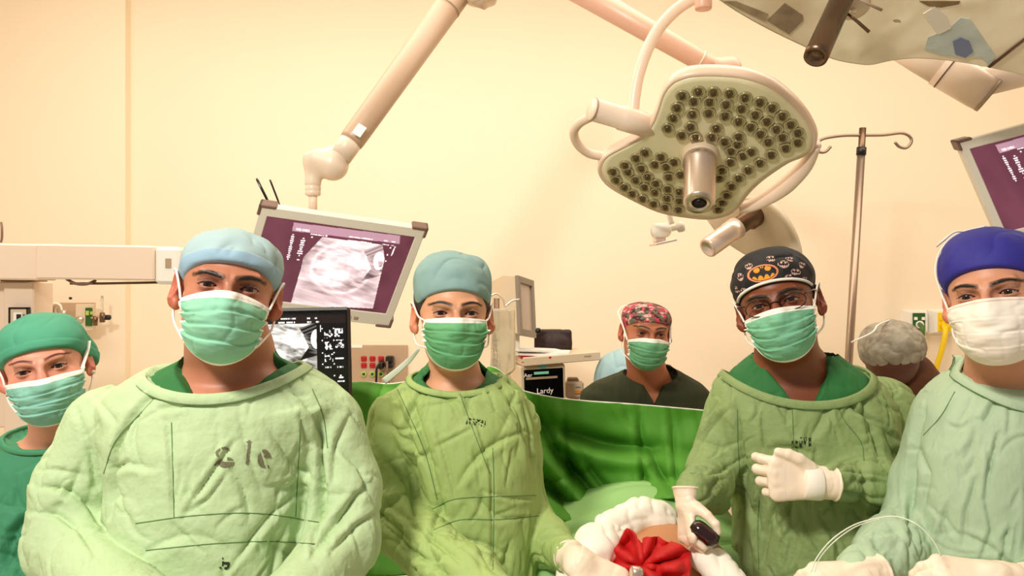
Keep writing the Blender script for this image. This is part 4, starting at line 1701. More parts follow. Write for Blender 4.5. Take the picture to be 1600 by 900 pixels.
def plane_hit(px, py, C, n):
    """where the line of sight through a photo point meets the plane (C, n)"""
    o = V(0, 0, CZ)
    d = P(px, py, 1.0) - o
    t = ((C - o) @ n) / (d @ n)
    return o + d * t


def in_poly(x, y, poly):
    r = np.zeros(len(x), bool)
    n = len(poly)
    for i in range(n):
        x0, y0 = poly[i]
        x1, y1 = poly[(i + 1) % n]
        c = ((y0 > y) != (y1 > y)) & (x < (x1 - x0) * (y - y0) / (y1 - y0 + 1e-12) + x0)
        r ^= c
    return r


def raster(pl, u0, v0, u1, v1, w, nu, nv, fn):
    uu, vv = np.meshgrid(np.linspace(u0, u1, nu), np.linspace(v0, v1, nv), indexing='ij')
    u, v = uu.ravel(), vv.ravel()
    p = pl.at(u, v, w)
    I = np.arange(nu * nv).reshape(nu, nv)
    q = np.stack([I[:-1, :-1], I[1:, :-1], I[1:, 1:], I[:-1, 1:]], -1).reshape(-1, 4)
    if np.cross(pl.U, pl.V) @ pl.n < 0:
        q = q[:, ::-1]
    return (p, q), fn(u, v)


def bars(x, y, rows, x0, h=2.0, seed=0):
    """lines of tiny lettering"""
    r = np.zeros(len(x), bool)
    for (yy, xa, xb) in rows:
        n = vnoise(np.stack([x * 1.3, np.full(len(x), yy * 3.1), x * 0], -1), seed)
        r |= (np.abs(y - yy) < h / 2) & (x > xa) & (x < xb) & (n > -.35)
    return r


# picture space of the tilted monitor: photo px of its corners
MT, MU, MV = (408, 321), (258, 37), (-46, 160)


def us_image(x, y, warm=True):
    """the ultrasound picture in the px space of the tilted monitor"""
    n = len(x)
    p3 = np.stack([x * .06, y * .06, x * 0], -1)
    bgc = lin((92, 48, 62)) if warm else lin((5, 4, 5))
    c = np.tile(bgc, (n, 1))
    if warm:
        c = c * (1 + .25 * fbm(p3 * .4, 3, 2))[:, None]
    # header strip
    sx = x - 455
    hy = 346 + sx * .128
    top = (x > 457 - (y - 350) * .2) & (x < 625) & (y > hy) & (y < hy + 13)
    c[top] = lin((170, 132, 150)) if warm else lin((26, 18, 16))
    # scan sector
    fan = in_poly(x, y, [(502, 369), (598, 382), (603, 404), (590, 487), (455, 478), (462, 450), (470, 420), (474, 400)])
    nz = fbm(np.stack([x * .035 + y * .02, y * .09 - x * .02, x * 0], -1), 5, 4)
    streak = fbm(np.stack([x * .03, (y - x * .35) * .22, x * 0], -1), 8, 3)
    g = .80 + .13 * nz + .12 * streak
    r = np.hypot((x - 534) / 47, (y - 420) / 40)
    ring = np.exp(-((r - 1) / .07) ** 2)
    g += .22 * ring
    g += np.where(r < 1, .10 + .20 * nz, 0)
    g -= .30 * np.exp(-(((x - 478 - (y - 380) * -.5) / 14) ** 2 + ((y - 405) / 26) ** 2)) * (1 + streak)
    g -= .55 * np.exp(-((np.hypot((x - 492) / 13, (y - 385) / 12)) ** 2)) * (1.1 + 1.5 * nz)
    fem = in_poly(x, y, [(568, 391), (598, 380), (600, 392), (580, 408), (574, 400)])
    g = np.where(fem, .30 + .5 * np.abs(np.sin((y + x * .4) * .55)) * .6, g)
    dk = in_poly(x, y, [(574, 402), (600, 392), (604, 400), (598, 432), (568, 440), (582, 420)])
    g = np.where(dk, .45 + .25 * streak, g)
    el = np.hypot((x - 594) / 9, (y - 408) / 15)
    g = np.where(el < 1, .95 - .5 * (np.hypot((x - 597) / 4, (y - 410) / 8) < 1) * (.6 + nz), g)
    g -= .28 * np.exp(-(((x - 500) / 34) ** 2 + ((y - 455) / 17) ** 2)) * (1 + nz)
    g -= .20 * np.exp(-(((x - 575) / 20) ** 2 + ((y - 455) / 14) ** 2))
    g = np.clip(g, .12, 1.0)
    tint = lin((246, 226, 232)) if warm else lin((235, 232, 232))
    if not warm:
        g = np.clip((g - .45) * 1.8, 0, 1)
    c[fan] = (g[:, None] ** 1.6 * tint)[fan] + (bgc * .5)
    white = lin((240, 225, 232))
    t = np.zeros(n, bool)
    for k in range(13):
        yy = 365 + k * 3.15
        xx = 457 - k * .62
        t |= (np.abs(y - yy - (x - xx) * .1) < 1.0) & (np.abs(x - xx) < (1, 2.4, 2.2, 2.6, 2.0, 1.4, 2.4, 2.6, 2.0, 1.2, 2.3, 2.4, 1.0)[k])
    for k in range(11):
        yy = 371 + k * 3.3
        xx = 473 - k * .75
        t |= (np.abs(y - yy - (x - xx) * .1) < 1.0) & (np.abs(x - xx) < (1.4, 3.4, 2.8, 3.4, 2.4, 2.0, 3.8, 4.0, 0.8, 0, 2.0)[k])
    t |= bars(x, y - sx * .14, [(355.5, 461, 482)], 0, 3.2, 1)
    t |= bars(x, y - sx * .14, [(360, 484, 512), (356, 544, 582), (362, 542, 580), (355, 600, 606), (355, 612, 618), (361, 598, 608), (361, 610, 617)], 0, 2.2, 2)
    t |= (np.abs(x - 616 + (y - 392) * .35) < 1.0) & (y > 385) & (y < 400)
    for (a, b) in ((611, 387), (607, 398), (605, 408), (597, 429), (486, 369)):
        t |= np.hypot(x - a, y - b) < 1.3
    c[t] = white
    return c


def corner_monitor(label, TL, TR, BL, px0, group=None, label_extra=''):
    pl = Plane(TL, TR, BL)
    lu, lv = np.linalg.norm(pl.U), np.linalg.norm(pl.V)
    c = pl.at(.5, .5)
    t = thing('ceiling_monitor', pl.at(.5, .5, -.03), label, 'monitor', None)
    obj('housing', join(pl.slab(0, 0, 1, 1, -.035, 0, .006), pl.slab(.15, .2, .85, .85, -.075, -.034, .015)), M['shell'], t, smooth=False)
    mu, mvt, mvb = .052, .085, .125
    # raised bezel rim
    rim = [pl.slab(0, 0, 1, mvt, -.002, .006, .002), pl.slab(0, 1 - mvb, 1, 1, -.002, .006, .002), pl.slab(0, mvt * .8, mu, 1 - mvb * .8, -.002, .0058, .002), pl.slab(1 - mu, mvt * .8, 1, 1 - mvb * .8, -.002, .0058, .002)]
    obj('bezel', join(*rim), M['shell'], t, smooth=False)
    # screen
    TL2, U2, V2 = px0

    def fn(u, v):
        x = TL2[0] + u * U2[0] + v * V2[0]
        y = TL2[1] + u * U2[1] + v * V2[1]
        return us_image(x, y, True)
    vf, cols = raster(pl, mu, mvt, 1 - mu, 1 - mvb, .0018, 330, 220, fn)
    obj('screen', vf, M['screen'], t, cols=cols, smooth=False)
    for (u, v) in ((0, 0), (1, 0), (1, 1), (0, 1)):
        du, dv = .09 * (1 if u == 0 else -1), .13 * (1 if v == 0 else -1)
        ou, ov = (-.012 if u == 0 else .012), (-.018 if v == 0 else .018)
        a = pl.slab(min(u + ou, u + du), min(v + ov, v + ov * -.6), max(u + ou, u + du), max(v + ov, v + ov * -.6), -.04, .010, .003)
        b = pl.slab(min(u + ou, u + ou * -.6), min(v + ov, v + dv * .62), max(u + ou, u + ou * -.6), max(v + ov, v + dv * .62), -.04, .010, .003)
        obj('corner_guard', join(a, b), M['brown'], t, smooth=False)
    bt = [pl.slab(.44 + k * .045, .935, .468 + k * .045, .965, .004, .009, .001) for k in range(8)]
    obj('button_strip', join(*bt), M['beige_d'], t, smooth=False)
    return t, pl


# ---- tilted monitor, left of centre
TLm = P(408, 321, 2.36)
TRm = P(666, 358, 2.48)
BLm = P(362, 481, 2.50)
mon, plm = corner_monitor('large tilted beige monitor showing an ultrasound picture, hanging behind the front-left man', TLm, TRm, BLm, (MT, MU, MV))
for (x0, y0, x1, y1) in ((401, 279, 421, 319), (422, 281, 437, 320)):
    ax_ = np.array([P(x0, y0, 2.42), P(x1, y1, 2.42)])
    d_ = nrm(ax_[1] - ax_[0])
    obj('antenna', tube([ax_[0], ax_[0] + d_ * .008, ax_[1] - d_ * .02, ax_[1]], [.006, .0085 if x0 < 410 else .006, .0085 if x0 < 410 else .006, .004], 8, flat=.5), M['blackgloss'], mon)

# arm that carries it
armc = P(600, 120, 2.5)
T_ = thing('monitor_arm', P(489, 300, 2.46), 'long taupe ceiling arm sloping down to the tilted ultrasound monitor', 'monitor arm')
M['taupe'] = mat('taupe enamel', (196, 164, 136), .38, bump=(60, .03))
a0, a1 = P(740, -45, 2.62), P(548, 222, 2.46)
obj('arm_tube', tube([a0, a0 * .02 + a1 * .98, a1], [.047, .040, .038], 28), M['taupe'], T_)
ud = nrm(a1 - a0)
obj('arm_collar', tube([a1 - ud * .012, a1 + ud * .02, a1 + ud * .06], [.0365, .037, .036], 28), M['enamel'], T_)
ring_p = a0 + (a1 - a0) * .22
obj('joint_ring', tube([ring_p, ring_p + ud * .006], [.0468, .0468], 28), M['beige_d'], T_)


def f_el(p):
    c = P(505, 262, 2.46)
    d = rcap(p, P(496, 250, 2.46), P(520, 258, 2.46), .044, .050)
    d = smin(d, rcap(p, P(489, 240, 2.46), P(489, 285, 2.46), .024, .026), .02)
    d = smax(d, p @ V(0, 0, 1) - P(0, 232, 2.46)[2] - (p[:, 0] - c[0]) * .3, .01)
    d = smin(d, rcap(p, P(520, 248, 2.46), a1 - ud * -.03, .034, .035), .02)
    d = np.maximum(d, P(0, 291, 2.46)[2] - p[:, 2])
    return d


obj('elbow_housing', sdf_mesh(f_el, P(440, 340, 2.30), P(580, 190, 2.62) + V(0, .0, 0), .004), M['enamel'], T_)
obj('stem_collar', lathe([(.023, 0), (.0245, .002), (.0245, .016), (.0235, .018), (.0245, .020), (.0245, .030), (.018, .034)], P(489, 290, 2.46), (0, 0, -1), 24), M['enamel'], T_)
obj('stem', tube([P(489, 300, 2.46), P(489, 332, 2.46)], .0135, 20), M['enamel'], T_)
obj('shoulder_joint', join(lathe([(.001, 0), (.05, .004), (.056, .02), (.056, .2)], P(752, 6, 2.60), (.0, 0, 1), 28), tube([P(725, -20, 2.62), P(762, -8, 2.60)], [.046, .05], 20)), M['enamel'], T_)
obj('arm_label', box(P(562, 204, 2.41) + V(0, -.004, 0), (.0015, .019, .015), np.stack([V(0, -1, .1), ud * 1.0, np.cross(V(0, -1, .1), ud)], 1)), M['paper'], T_, smooth=False)

# ---- black ultrasound display lower left
TLb, TRb, BLb = P(396, 482, 1.95), P(547, 479, 1.99), P(398, 640, 1.93)
pb = Plane(TLb, TRb, BLb)
U_ = thing('ultrasound_display', (*pb.at(.5, .5, -.04)[:2], 0), 'black framed ultrasound display behind the shoulder of the front-left man', 'ultrasound machine')
obj('housing', pb.slab(0, 0, 1, 1, -.035, .0, .008), M['blackgloss'], U_, smooth=False)


def fnb(u, v):
    x = 396 + u * 151
    y = 481 + v * 160
    # reuse the scan, magnified
    xm = 534 + (x - 445) * .95 + 14
    ym = 420 + (y - 545) * .95
    c = us_image(xm, ym, False)
    n = len(x)
    blk = (x > 493) | (y < 507)
    c[blk] = lin((5, 4, 5))
    hd = (y > 494) & (y < 507)
    c[hd] = lin((24, 16, 14))
    w_ = lin((225, 222, 225))
    nz = vnoise(np.stack([x * .35, y * .35, x * 0], -1), 4)
    nz2 = vnoise(np.stack([x * .9, y * .9, x * 0], -1), 5)
    for (a, b) in ((512, 525), (528, 523), (512, 544), (529, 541), (512, 563)):
        m = (np.abs(x - a) < 6.5) & (np.abs(y - b) < 6.5) & (nz + .5 * nz2 > .12)
        c[m] = w_
    t = bars(x, y, [(499, 432, 461), (499, 479, 484), (499, 491, 497), (504.5, 432, 461), (504.5, 479, 486), (504.5, 491, 497), (564.5, 522, 536), (578, 506, 516), (578, 525, 534),
                    (595, 527, 534), (592, 528, 531), (601, 524, 536)], 0, 2.4, 7)
    c[t] = w_
    for yy in (516, 535, 555, 573, 592):
        for xx in (502, 520):
            c[np.hypot(x - xx, y - yy) < 1.1] = w_
    c[(np.abs(x - 499.5) < .8) & (y > 510) & (y < 521)] = w_
    return c


vf, cols = raster(pb, .04, .06, .95, .96, .0012, 240, 240, fnb)
obj('screen', vf, M['screen'], U_, cols=cols, smooth=False)
pm = pb.at(.5, 1.0, -.05)
obj('column', join(box((pm[0], pm[1] + .03, pm[2] / 2), (.04, .03, pm[2] / 2 + .02), bev=.005), box((pm[0], pm[1] + .03, .05), (.22, .2, .05), bev=.02)), M['beige_d'], U_, smooth=False)

# ---- right-hand monitor (cut by the frame)
TLr = P(1496, 222, 1.95)
TRr = P(1745, 155, 1.86)
BLr = P(1567, 385, 1.98)
# the same scan, skewed the other way
corner_monitor('beige ultrasound monitor at right edge, above the man in royal blue cap', TLr, TRr, BLr, (MT, MU, MV))

# ---- main surgical light
LC = P(1108, 232, 2.12)
LN = nrm(V(-.16, -.60, -.80))
Z = lambda x, y: (860 + x / 2.5, y / 2.5)
outl = [(400, 468), (418, 420), (436, 365), (462, 325), (500, 300), (570, 284), (680, 284), (780, 298), (880, 336), (960, 400), (1015, 465), (1043, 530), (1032, 585),
        (990, 612), (940, 632), (880, 670), (820, 715), (775, 760), (745, 800), (700, 840), (620, 858), (520, 850), (420, 830), (320, 785), (230, 735), (192, 695), (184, 655), (210, 612), (290, 568), (360, 528)]
op = catmull([(*Z(*q), 0) for q in outl] + [(*Z(*outl[0]), 0)], 5)[:-1][:, :2]
op3 = np.array([plane_hit(a, b, LC, LN) for a, b in op])
cen3 = op3.mean(0)


def dish(ring, cen, n, steps):
    """steps: (scale toward centre, depth along n)"""
    vs = []
    steps = [steps[0]] + list(steps) + [steps[-1]]
    for sc_, dp in steps:
        vs.append(cen + (ring - cen) * sc_ + n * dp)
    N = len(ring)
    v = np.concatenate(vs)
    f = []
    for i in range(1, len(steps) - 2):
        for k in range(N):
            k2 = (k + 1) % N
            f.append((i * N + k, i * N + k2, (i + 1) * N + k2, (i + 1) * N + k))
    f.append(tuple(range(N)))
    f.append(tuple(range((len(steps) - 1) * N, len(steps) * N))[::-1])
    return v, f


SL = thing('surgical_light', cen3 - LN * .05, 'cream surgical light head covered with small round lenses, above the operating table', 'surgical light')
obj('housing', dish(op3, cen3, LN, [(.955, .001), (.985, .004), (1.0, -.004), (1.008, -.016), (.995, -.034), (.93, -.052), (.6, -.062)]), M['steel_w'] if False else mat('lamp rim', (236, 208, 184), .3), SL)
obj('lens_plate', dish(op3, cen3, LN, [(.90, .0045), (.948, .0045), (.955, .000)]), M['lamp_face'], SL)
lens_px = [(515, 368), (578, 352), (637, 355), (700, 360), (760, 375), (818, 393), (865, 415), (905, 447), (938, 480), (965, 512), (965, 550), (918, 572), (862, 598), (818, 630), (772, 658), (735, 690), (708, 722), (688, 757), (670, 785), (655, 812),
           (495, 415), (560, 390), (622, 392), (686, 402), (746, 418), (800, 442), (845, 468), (882, 498), (905, 530),
           (480, 455), (555, 440), (618, 435), (682, 446), (735, 468), (782, 490), (820, 517), (850, 548),
           (458, 495), (513, 522), (548, 490), (567, 531), (630, 530), (648, 495), (680, 547), (735, 528), (730, 558), (706, 584), (752, 602), (703, 628), (784, 587), (670, 660), (660, 690),
           (370, 590), (335, 612), (292, 640), (245, 665), (257, 697), (290, 725), (320, 750), (360, 770), (403, 790), (448, 803), (500, 812), (432, 607), (408, 636), (482, 627), (355, 652), (303, 665), (452, 645), (380, 684), (333, 697), (508, 676), (462, 685), (412, 710), (368, 725), (458, 732), (408, 745), (503, 742), (455, 768), (503, 778)]
e1 = nrm(np.cross(LN, V(0, 0, 1)))
e2 = np.cross(LN, e1)


def lens_local(r):
    pr = [(r * .98, .0), (r, .003), (r * .93, .0065), (r * .80, .006), (r * .62, .0035), (r * .45, .0045)]
    return lathe(pr, (0, 0, 0), LN, 18)


lr = .0185
v0_, f0_ = lens_local(lr)
mesh_l = mkmesh('lens', v0_, f0_)
mesh_l.materials.append(M['lens'])
mesh_l.materials.append(M['lens_ring'])
for pi_, poly in enumerate(mesh_l.polygons):
    if pi_ < 36 or 54 <= pi_ < 72:
        poly.material_index = 1
vc_, fc__ = lathe([(lr * .52, .004), (lr * .46, .008), (lr * .30, .0095), (lr * .05, .0100)], (0, 0, 0), LN, 14)
mesh_c = mkmesh('lens_core', vc_, fc__)
mesh_c.materials.append(M['lens_core'])
for (a, b) in lens_px:
    q = plane_hit(*Z(a, b), LC, LN) + LN * .004
    o = bpy.data.objects.new('lens', mesh_l)
    COL.objects.link(o)
    o.parent = SL
    o.location = Vector(q - np.array(SL['_loc']))
    c = bpy.data.objects.new('lens_core', mesh_c)
    COL.objects.link(c)
    c.parent = o
hb_ = plane_hit(*Z(585, 600), LC, LN)
obj('handle_base', lathe([(.050, 0), (.052, .004), (.048, .022), (.043, .03)], hb_, LN, 32), M['beige'], SL)
# the sterilisable centre handle
hl = obj('centre_handle', lathe([(.040, .02), (.046, .022), (.047, .045), (.042, .050), (.041, .185), (.039, .192), (.020, .192), (.019, .150), (.001, .150)], hb_, LN, 36), M['chrome'], SL, label='brushed steel centre handle')
obj('handle_bore', lathe([(.0195, .1905), (.001, .1908)], hb_, LN, 24), M['black'], hl)
# grip loops, yoke joint, yoke bar
lp = [plane_hit(*Z(a, b), LC - LN * .02, LN) for a, b in [(215, 612), (150, 598), (105, 560), (92, 515), (115, 480), (160, 455)]]
obj('grip_loop', tube(lp, .0135, 14, 6), mat('lamp rim b', (236, 208, 184), .3), SL)
rp = [plane_hit(*Z(a, b), LC - LN * .02, LN) for a, b in [(1038, 560), (1000, 640), (930, 715), (860, 765), (790, 800), (740, 812)]]
obj('grip_loop', tube(rp, [.014, .017, .019, .017, .014, .012], 14, 6, flat=1.6), mat('lamp rim c', (236, 212, 190), .3), SL)
j0, j1 = P(*Z(158, 425), 2.06), P(*Z(385, 492), 2.12)
jd = nrm(j1 - j0)
obj('yoke_joint', lathe([(.001, 0), (.029, 0), (.031, .004), (.031, .09), (.034, .092), (.034, .16), (.031, .165), (.03, .24)], j0, jd, 28), M['enamel'], SL)
obj('joint_ring', lathe([(.0315, .003), (.0325, .004), (.0325, .007), (.0315, .008)], j0, jd, 28), M['beige_d'], SL)
yk = [P(*Z(*q), 2.10) for q in [(322, 445), (328, 380), (345, 290), (378, 195), (425, 110), (490, 40), (560, -5), (640, -40), (700, -120)]]
obj('yoke_bar', tube(yk, .0165, 16, 6), M['enamel'], SL)

# ---- second surgical light: arm behind, head seen edge-on, steel handle
S2 = thing('surgical_light', P(1170, 350, 2.6), 'small rear surgical light with steel handle, hanging from a pink arm behind the lens head', 'surgical light')
b0, b1 = P(850, -45, 2.55), P(1100, 98, 2.62)
obj('spring_arm', tube([b0, b1, b1 + nrm(b1 - b0) * .03], [.042, .034, .030], 28), M['enamel_pink'], S2)
for k in (.30, .97):
    q = b0 + (b1 - b0) * k
    obj('joint_ring', tube([q, q + nrm(b1 - b0) * .006], [.0385 if k < .5 else .0355] * 2, 28), M['enamel'], S2)


def f_j(p):
    d = rcap(p, P(1118, 106, 2.63), P(1142, 106, 2.63), .032, .036)
    d = smin(d, rcap(p, P(1138, 106, 2.63), P(1142, 150, 2.63), .036, .034), .01)
    d = smin(d, rcap(p, b1, P(1120, 106, 2.63), .034, .03), .01)
    return d


obj('arm_joint', sdf_mesh(f_j, P(1070, 175, 2.56) - V(0, .02, .03), P(1175, 70, 2.70) + V(0, 0, .03), .004), M['enamel_pink'], S2)
obj('drop_tube', tube([P(1142, 150, 2.63), P(1150, 260, 2.63), P(1165, 320, 2.63)], .02, 16, 6), M['enamel'], S2)
LC2 = P(1172, 360, 2.60)
LN2 = nrm(V(-.80, -.40, -.40))
ring2 = np.array([plane_hit(a, b, LC2, LN2) for a, b in catmull([(1103, 342, 0), (1120, 330, 0), (1150, 312, 0), (1185, 310, 0), (1212, 328, 0), (1236, 362, 0), (1248, 398, 0), (1240, 420, 0), (1215, 418, 0), (1172, 402, 0), (1130, 375, 0), (1103, 342, 0)], 4)[:-1, :2]])
c2 = ring2.mean(0)
LN2f = nrm(c2 * 0 + LN2)
obj('lamp_head', dish(ring2, c2, LN2f, [(.90, .004), (.97, .004), (1.0, -.004), (.99, -.02), (.9, -.035)]), M['lampgrey'], S2)
h0, h1 = P(1185, 332, 2.55), P(1105, 388, 2.46)
hd_ = nrm(h1 - h0)
L_ = np.linalg.norm(h1 - h0)
obj('handle_grip', lathe([(.030, L_ * .42), (.036, L_ * .43), (.036, L_ * .58), (.034, L_ * .60), (.034, L_ * .98), (.031, L_), (.022, L_), (.020, L_ * .9), (.001, L_ * .9)], h0, hd_, 28), M['steel_w'], S2, label='pale steel handle')
obj('handle_socket', lathe([(.038, -.01), (.038, L_ * .2), (.030, L_ * .22), (.030, L_ * .43)], h0, hd_, 28), M['steel_d'], S2)

# ---- small camera bracket under the main light
K = thing('camera_bracket', P(1040, 362, 2.5), 'small white clamp bracket hanging below the lens-covered surgical light', 'bracket')
obj('drop_stem', tube([P(1052, 300, 2.5), P(1046, 332, 2.5), P(1050, 350, 2.5)], .009, 12, 5), M['white'], K)
obj('clamp_body', join(lathe([(.001, 0), (.022, .002), (.024, .02), (.024, .05), (.018, .058)], P(1020, 360, 2.48), (1, .3, .05), 22)), M['white'], K)
obj('clamp_knob', lathe([(.001, 0), (.016, .002), (.018, .01), (.016, .022), (.008, .026), (.007, .06)], P(1069, 353, 2.5), (-1, 0, -.25), 18), M['white'], K)
obj('mount_plate', join(box(P(1036, 379, 2.48), (.036, .03, .0035), rotz(.2) @ roty(-.22), .001), box(P(1030, 370, 2.5), (.018, .014, .018), rotz(.2), .003)), M['steel_w'], K, smooth=False)

# ---- big glass-covered surgical light, top right
LC3 = P(1400, 40, 1.62)
LN3 = nrm(V(-.16, -.52, -.84))
o3 = [(1105, -12), (1150, 18), (1200, 46), (1250, 70), (1300, 92), (1340, 100), (1362, 101), (1390, 95), (1425, 91), (1470, 93), (1520, 100), (1570, 110), (1620, 118), (1680, 100), (1720, 40), (1700, -60), (1600, -150), (1400, -190), (1200, -150), (1080, -80)]
r3 = np.array([plane_hit(a, b, LC3, LN3) for a, b in catmull([(*q, 0) for q in o3] + [(*o3[0], 0)], 4)[:-1, :2]])
c3 = r3.mean(0)
S3 = thing('surgical_light', c3 - LN3 * .05, 'large surgical light with wide glassy underside and steel handle, at top right corner', 'surgical light')
obj('housing', dish(r3, c3, LN3, [(.97, .001), (.99, .002), (1.0, -.003), (1.0, -.012), (.97, -.04), (.8, -.06)]), M['beige'], S3)


def cover_cols(p):
    n = fbm(p * 7, 4, 4)
    c = np.tile(lin((255, 240, 212)), (len(p), 1))
    t = np.clip(.5 + n * .9, 0, 1)[:, None]
    c = c * t + lin((228, 206, 172)) * (1 - t)
    return c


# glass cover as a fine fan grid so that its mottled inner reflector shows
th = len(r3)
rads = np.linspace(.02, .97, 60)
pv = np.concatenate([c3 + (r3 - c3) * s_ + LN3 * .0025 for s_ in rads])
ff = [(i * th + k, i * th + (k + 1) % th, (i + 1) * th + (k + 1) % th, (i + 1) * th + k) for i in range(len(rads) - 1) for k in range(th)]
M['mottle'] = mat('mottled reflector', (200, 180, 150), .16, attr=True, ridged=[(9, .5, .02)], coat=.4)
obj('glass_cover', (pv, ff), M['mottle'], S3, cols=cover_cols(pv))


def pl3(pts, w, depth=.006):
    return np.array([plane_hit(a, b, LC3, LN3) + LN3 * depth for a, b in pts])


def plate3(name, pts, m, depth=.004):
    q = pl3(pts, 0, depth)
    N = len(q)
    v = np.concatenate([q, q - LN3 * .003])
    f = [tuple(range(N)), tuple(range(N, 2 * N))[::-1]] + [(k, (k + 1) % N, (k + 1) % N + N, k + N) for k in range(N)]
    return obj(name, (v, f), m, S3, smooth=False)


plate3('reflector_segment', [(1198, 30), (1226, 3), (1254, 22), (1255, 30), (1233, 52)], mat('reflector grey', (150, 130, 106), .15, var=.25, varscale=30))
plate3('reflector_segment', [(1130, 0), (1150, 0), (1200, 20), (1196, 32), (1170, 20)], mat('reflector grey b', (166, 144, 116), .15, var=.25, varscale=30))
plate3('reflector_segment', [(1436, 0), (1500, 0), (1498, 5), (1470, 10), (1450, 8)], mat('reflector brown', (140, 112, 76), .15, var=.25, varscale=30))
plate3('reflector_segment', [(1500, 26), (1516, 28), (1555, 85), (1545, 102), (1534, 88), (1480, 86), (1444, 76), (1450, 56), (1480, 45)], mat('pale blue reflector', (196, 204, 196), .15, var=.15, varscale=20))
plate3('reflector_segment', [(1488, 62), (1500, 56), (1514, 62), (1520, 78), (1508, 88), (1492, 82)], mat('blue lens', (120, 128, 160), .1), .006)
plate3('reflector_segment', [(1442, 20), (1460, 8), (1478, 22), (1486, 42), (1466, 52)], mat('pale cream reflector', (232, 222, 204), .2), .005)
obj('cover_slot', tube(pl3([(1545, 103), (1600, 60), (1640, 28)], 0, .004), .005, 8, flat=.5), M['steel_d'], S3)
g0, g1 = P(1321, -14, 1.52), P(1274, 90, 1.44)
gd_ = nrm(g1 - g0)
Lg = np.linalg.norm(g1 - g0)
obj('centre_handle', lathe([(.022, 0), (.0225, Lg * .9), (.0232, Lg * .93), (.022, Lg), (.017, Lg), (.015, Lg * .92), (.001, Lg * .92)], g0, gd_, 30), M['steel_d'], S3, label='brown steel centre handle')
obj('handle_lever', tube([P(1322, 20, 1.50), P(1340, 34, 1.50), P(1358, 50, 1.50)], [.0035, .0042, .0045], 10, flat=.7), M['steel_d'], S3)
obj('handle_lever', tube([P(1335, -4, 1.50), P(1378, 16, 1.50)], [.003, .004], 10, flat=.7), M['beige_d'], S3)
obj('hub_disc', lathe([(.03, 0), (.034, .004), (.030, .009), (.001, .010)], P(1332, 8, 1.56), LN3, 26), M['beige'], S3)
obj('hub_screw', lathe([(.007, .008), (.007, .013), (.001, .014)], P(1332, 12, 1.55), LN3, 10), M['chrome'], S3)

# ---- white joint arm at the right above the lamp
J = thing('lamp_arm', P(1540, 130, 1.9), 'white thick jointed lamp arm at right edge, below the glassy surgical light', 'lamp arm')
k0, k1, k2 = P(1440, 88, 2.0), P(1542, 148, 1.95), P(1680, 92, 1.95)
obj('arm_tube', tube([k0 + (k0 - k1) * .6, k0, k0 * .35 + k1 * .65], [.04, .043, .044], 28), M['enamel'], J)
obj('arm_elbow', tube([k0 * .7 + k1 * .3, k0 * .1 + k1 * .9, k1], [.047, .046, .044], 28), M['enamel'], J)
obj('elbow_cap', tube([k1, k1 + nrm(k1 - k0) * .008], [.0455, .044], 28), M['beige_d'], J)
obj('arm_tube', tube([k1 + nrm(k0 - k1) * .045, k2], [.036, .038], 28), M['enamel'], J)
obj('joint_ring', tube([k0 * .62 + k1 * .38, k0 * .60 + k1 * .40], [.0476] * 2, 28), M['brown'], J)
obj('lamp_stub', lathe([(.001, 0), (.021, .001), (.022, .004), (.022, .05), (.018, .08)], P(1099, 15, 2.0), (0, 0, 1), 24), M['enamel_pink'], SL)

# ---- IV pole
IV = thing('iv_pole', (P(1328, 530, 3.35)[0], 3.35, 0), 'steel drip stand with two curled hooks between the men at right', 'iv pole')
tp, bt = P(1348, 200, 3.35), P(1328, 532, 3.35)
dv = nrm(bt - tp)
ft = bt + dv * (bt[2] / -dv[2])
obj('inner_pole', tube([tp, tp + dv * .2], .0145, 18), M['steel_d'], IV)
obj('outer_pole', tube([tp + dv * .11, ft], .017, 18), M['pole'], IV)
obj('pole_clamp', tube([tp + dv * .085, tp + dv * .118], .0205, 18), M['black'], IV)
hr = [tp + V(0, 0, -.032)] + [P(a, b, 3.35) for a, b in [(1380, 211), (1408, 208), (1421, 213), (1424, 222), (1416, 231), (1405, 229), (1398, 222)]]
obj('hook', tube(hr, .0066, 10, 6), M['pole'], IV)
hl_ = [tp + V(0, 0, -.032)] + [P(a, b, 3.35) for a, b in [(1316, 212), (1286, 217), (1277, 226), (1280, 237), (1290, 237), (1298, 229)]]
obj('hook', tube(hl_, .0066, 10, 6), M['pole'], IV)
for k in range(5):
    an = k * 2 * math.pi / 5
    obj('foot', tube([ft + V(0, 0, .06), ft + V(.15 * math.cos(an), .15 * math.sin(an), .055), ft + V(.28 * math.cos(an), .28 * math.sin(an), .02)], .018, 10), M['steel_d'], IV)

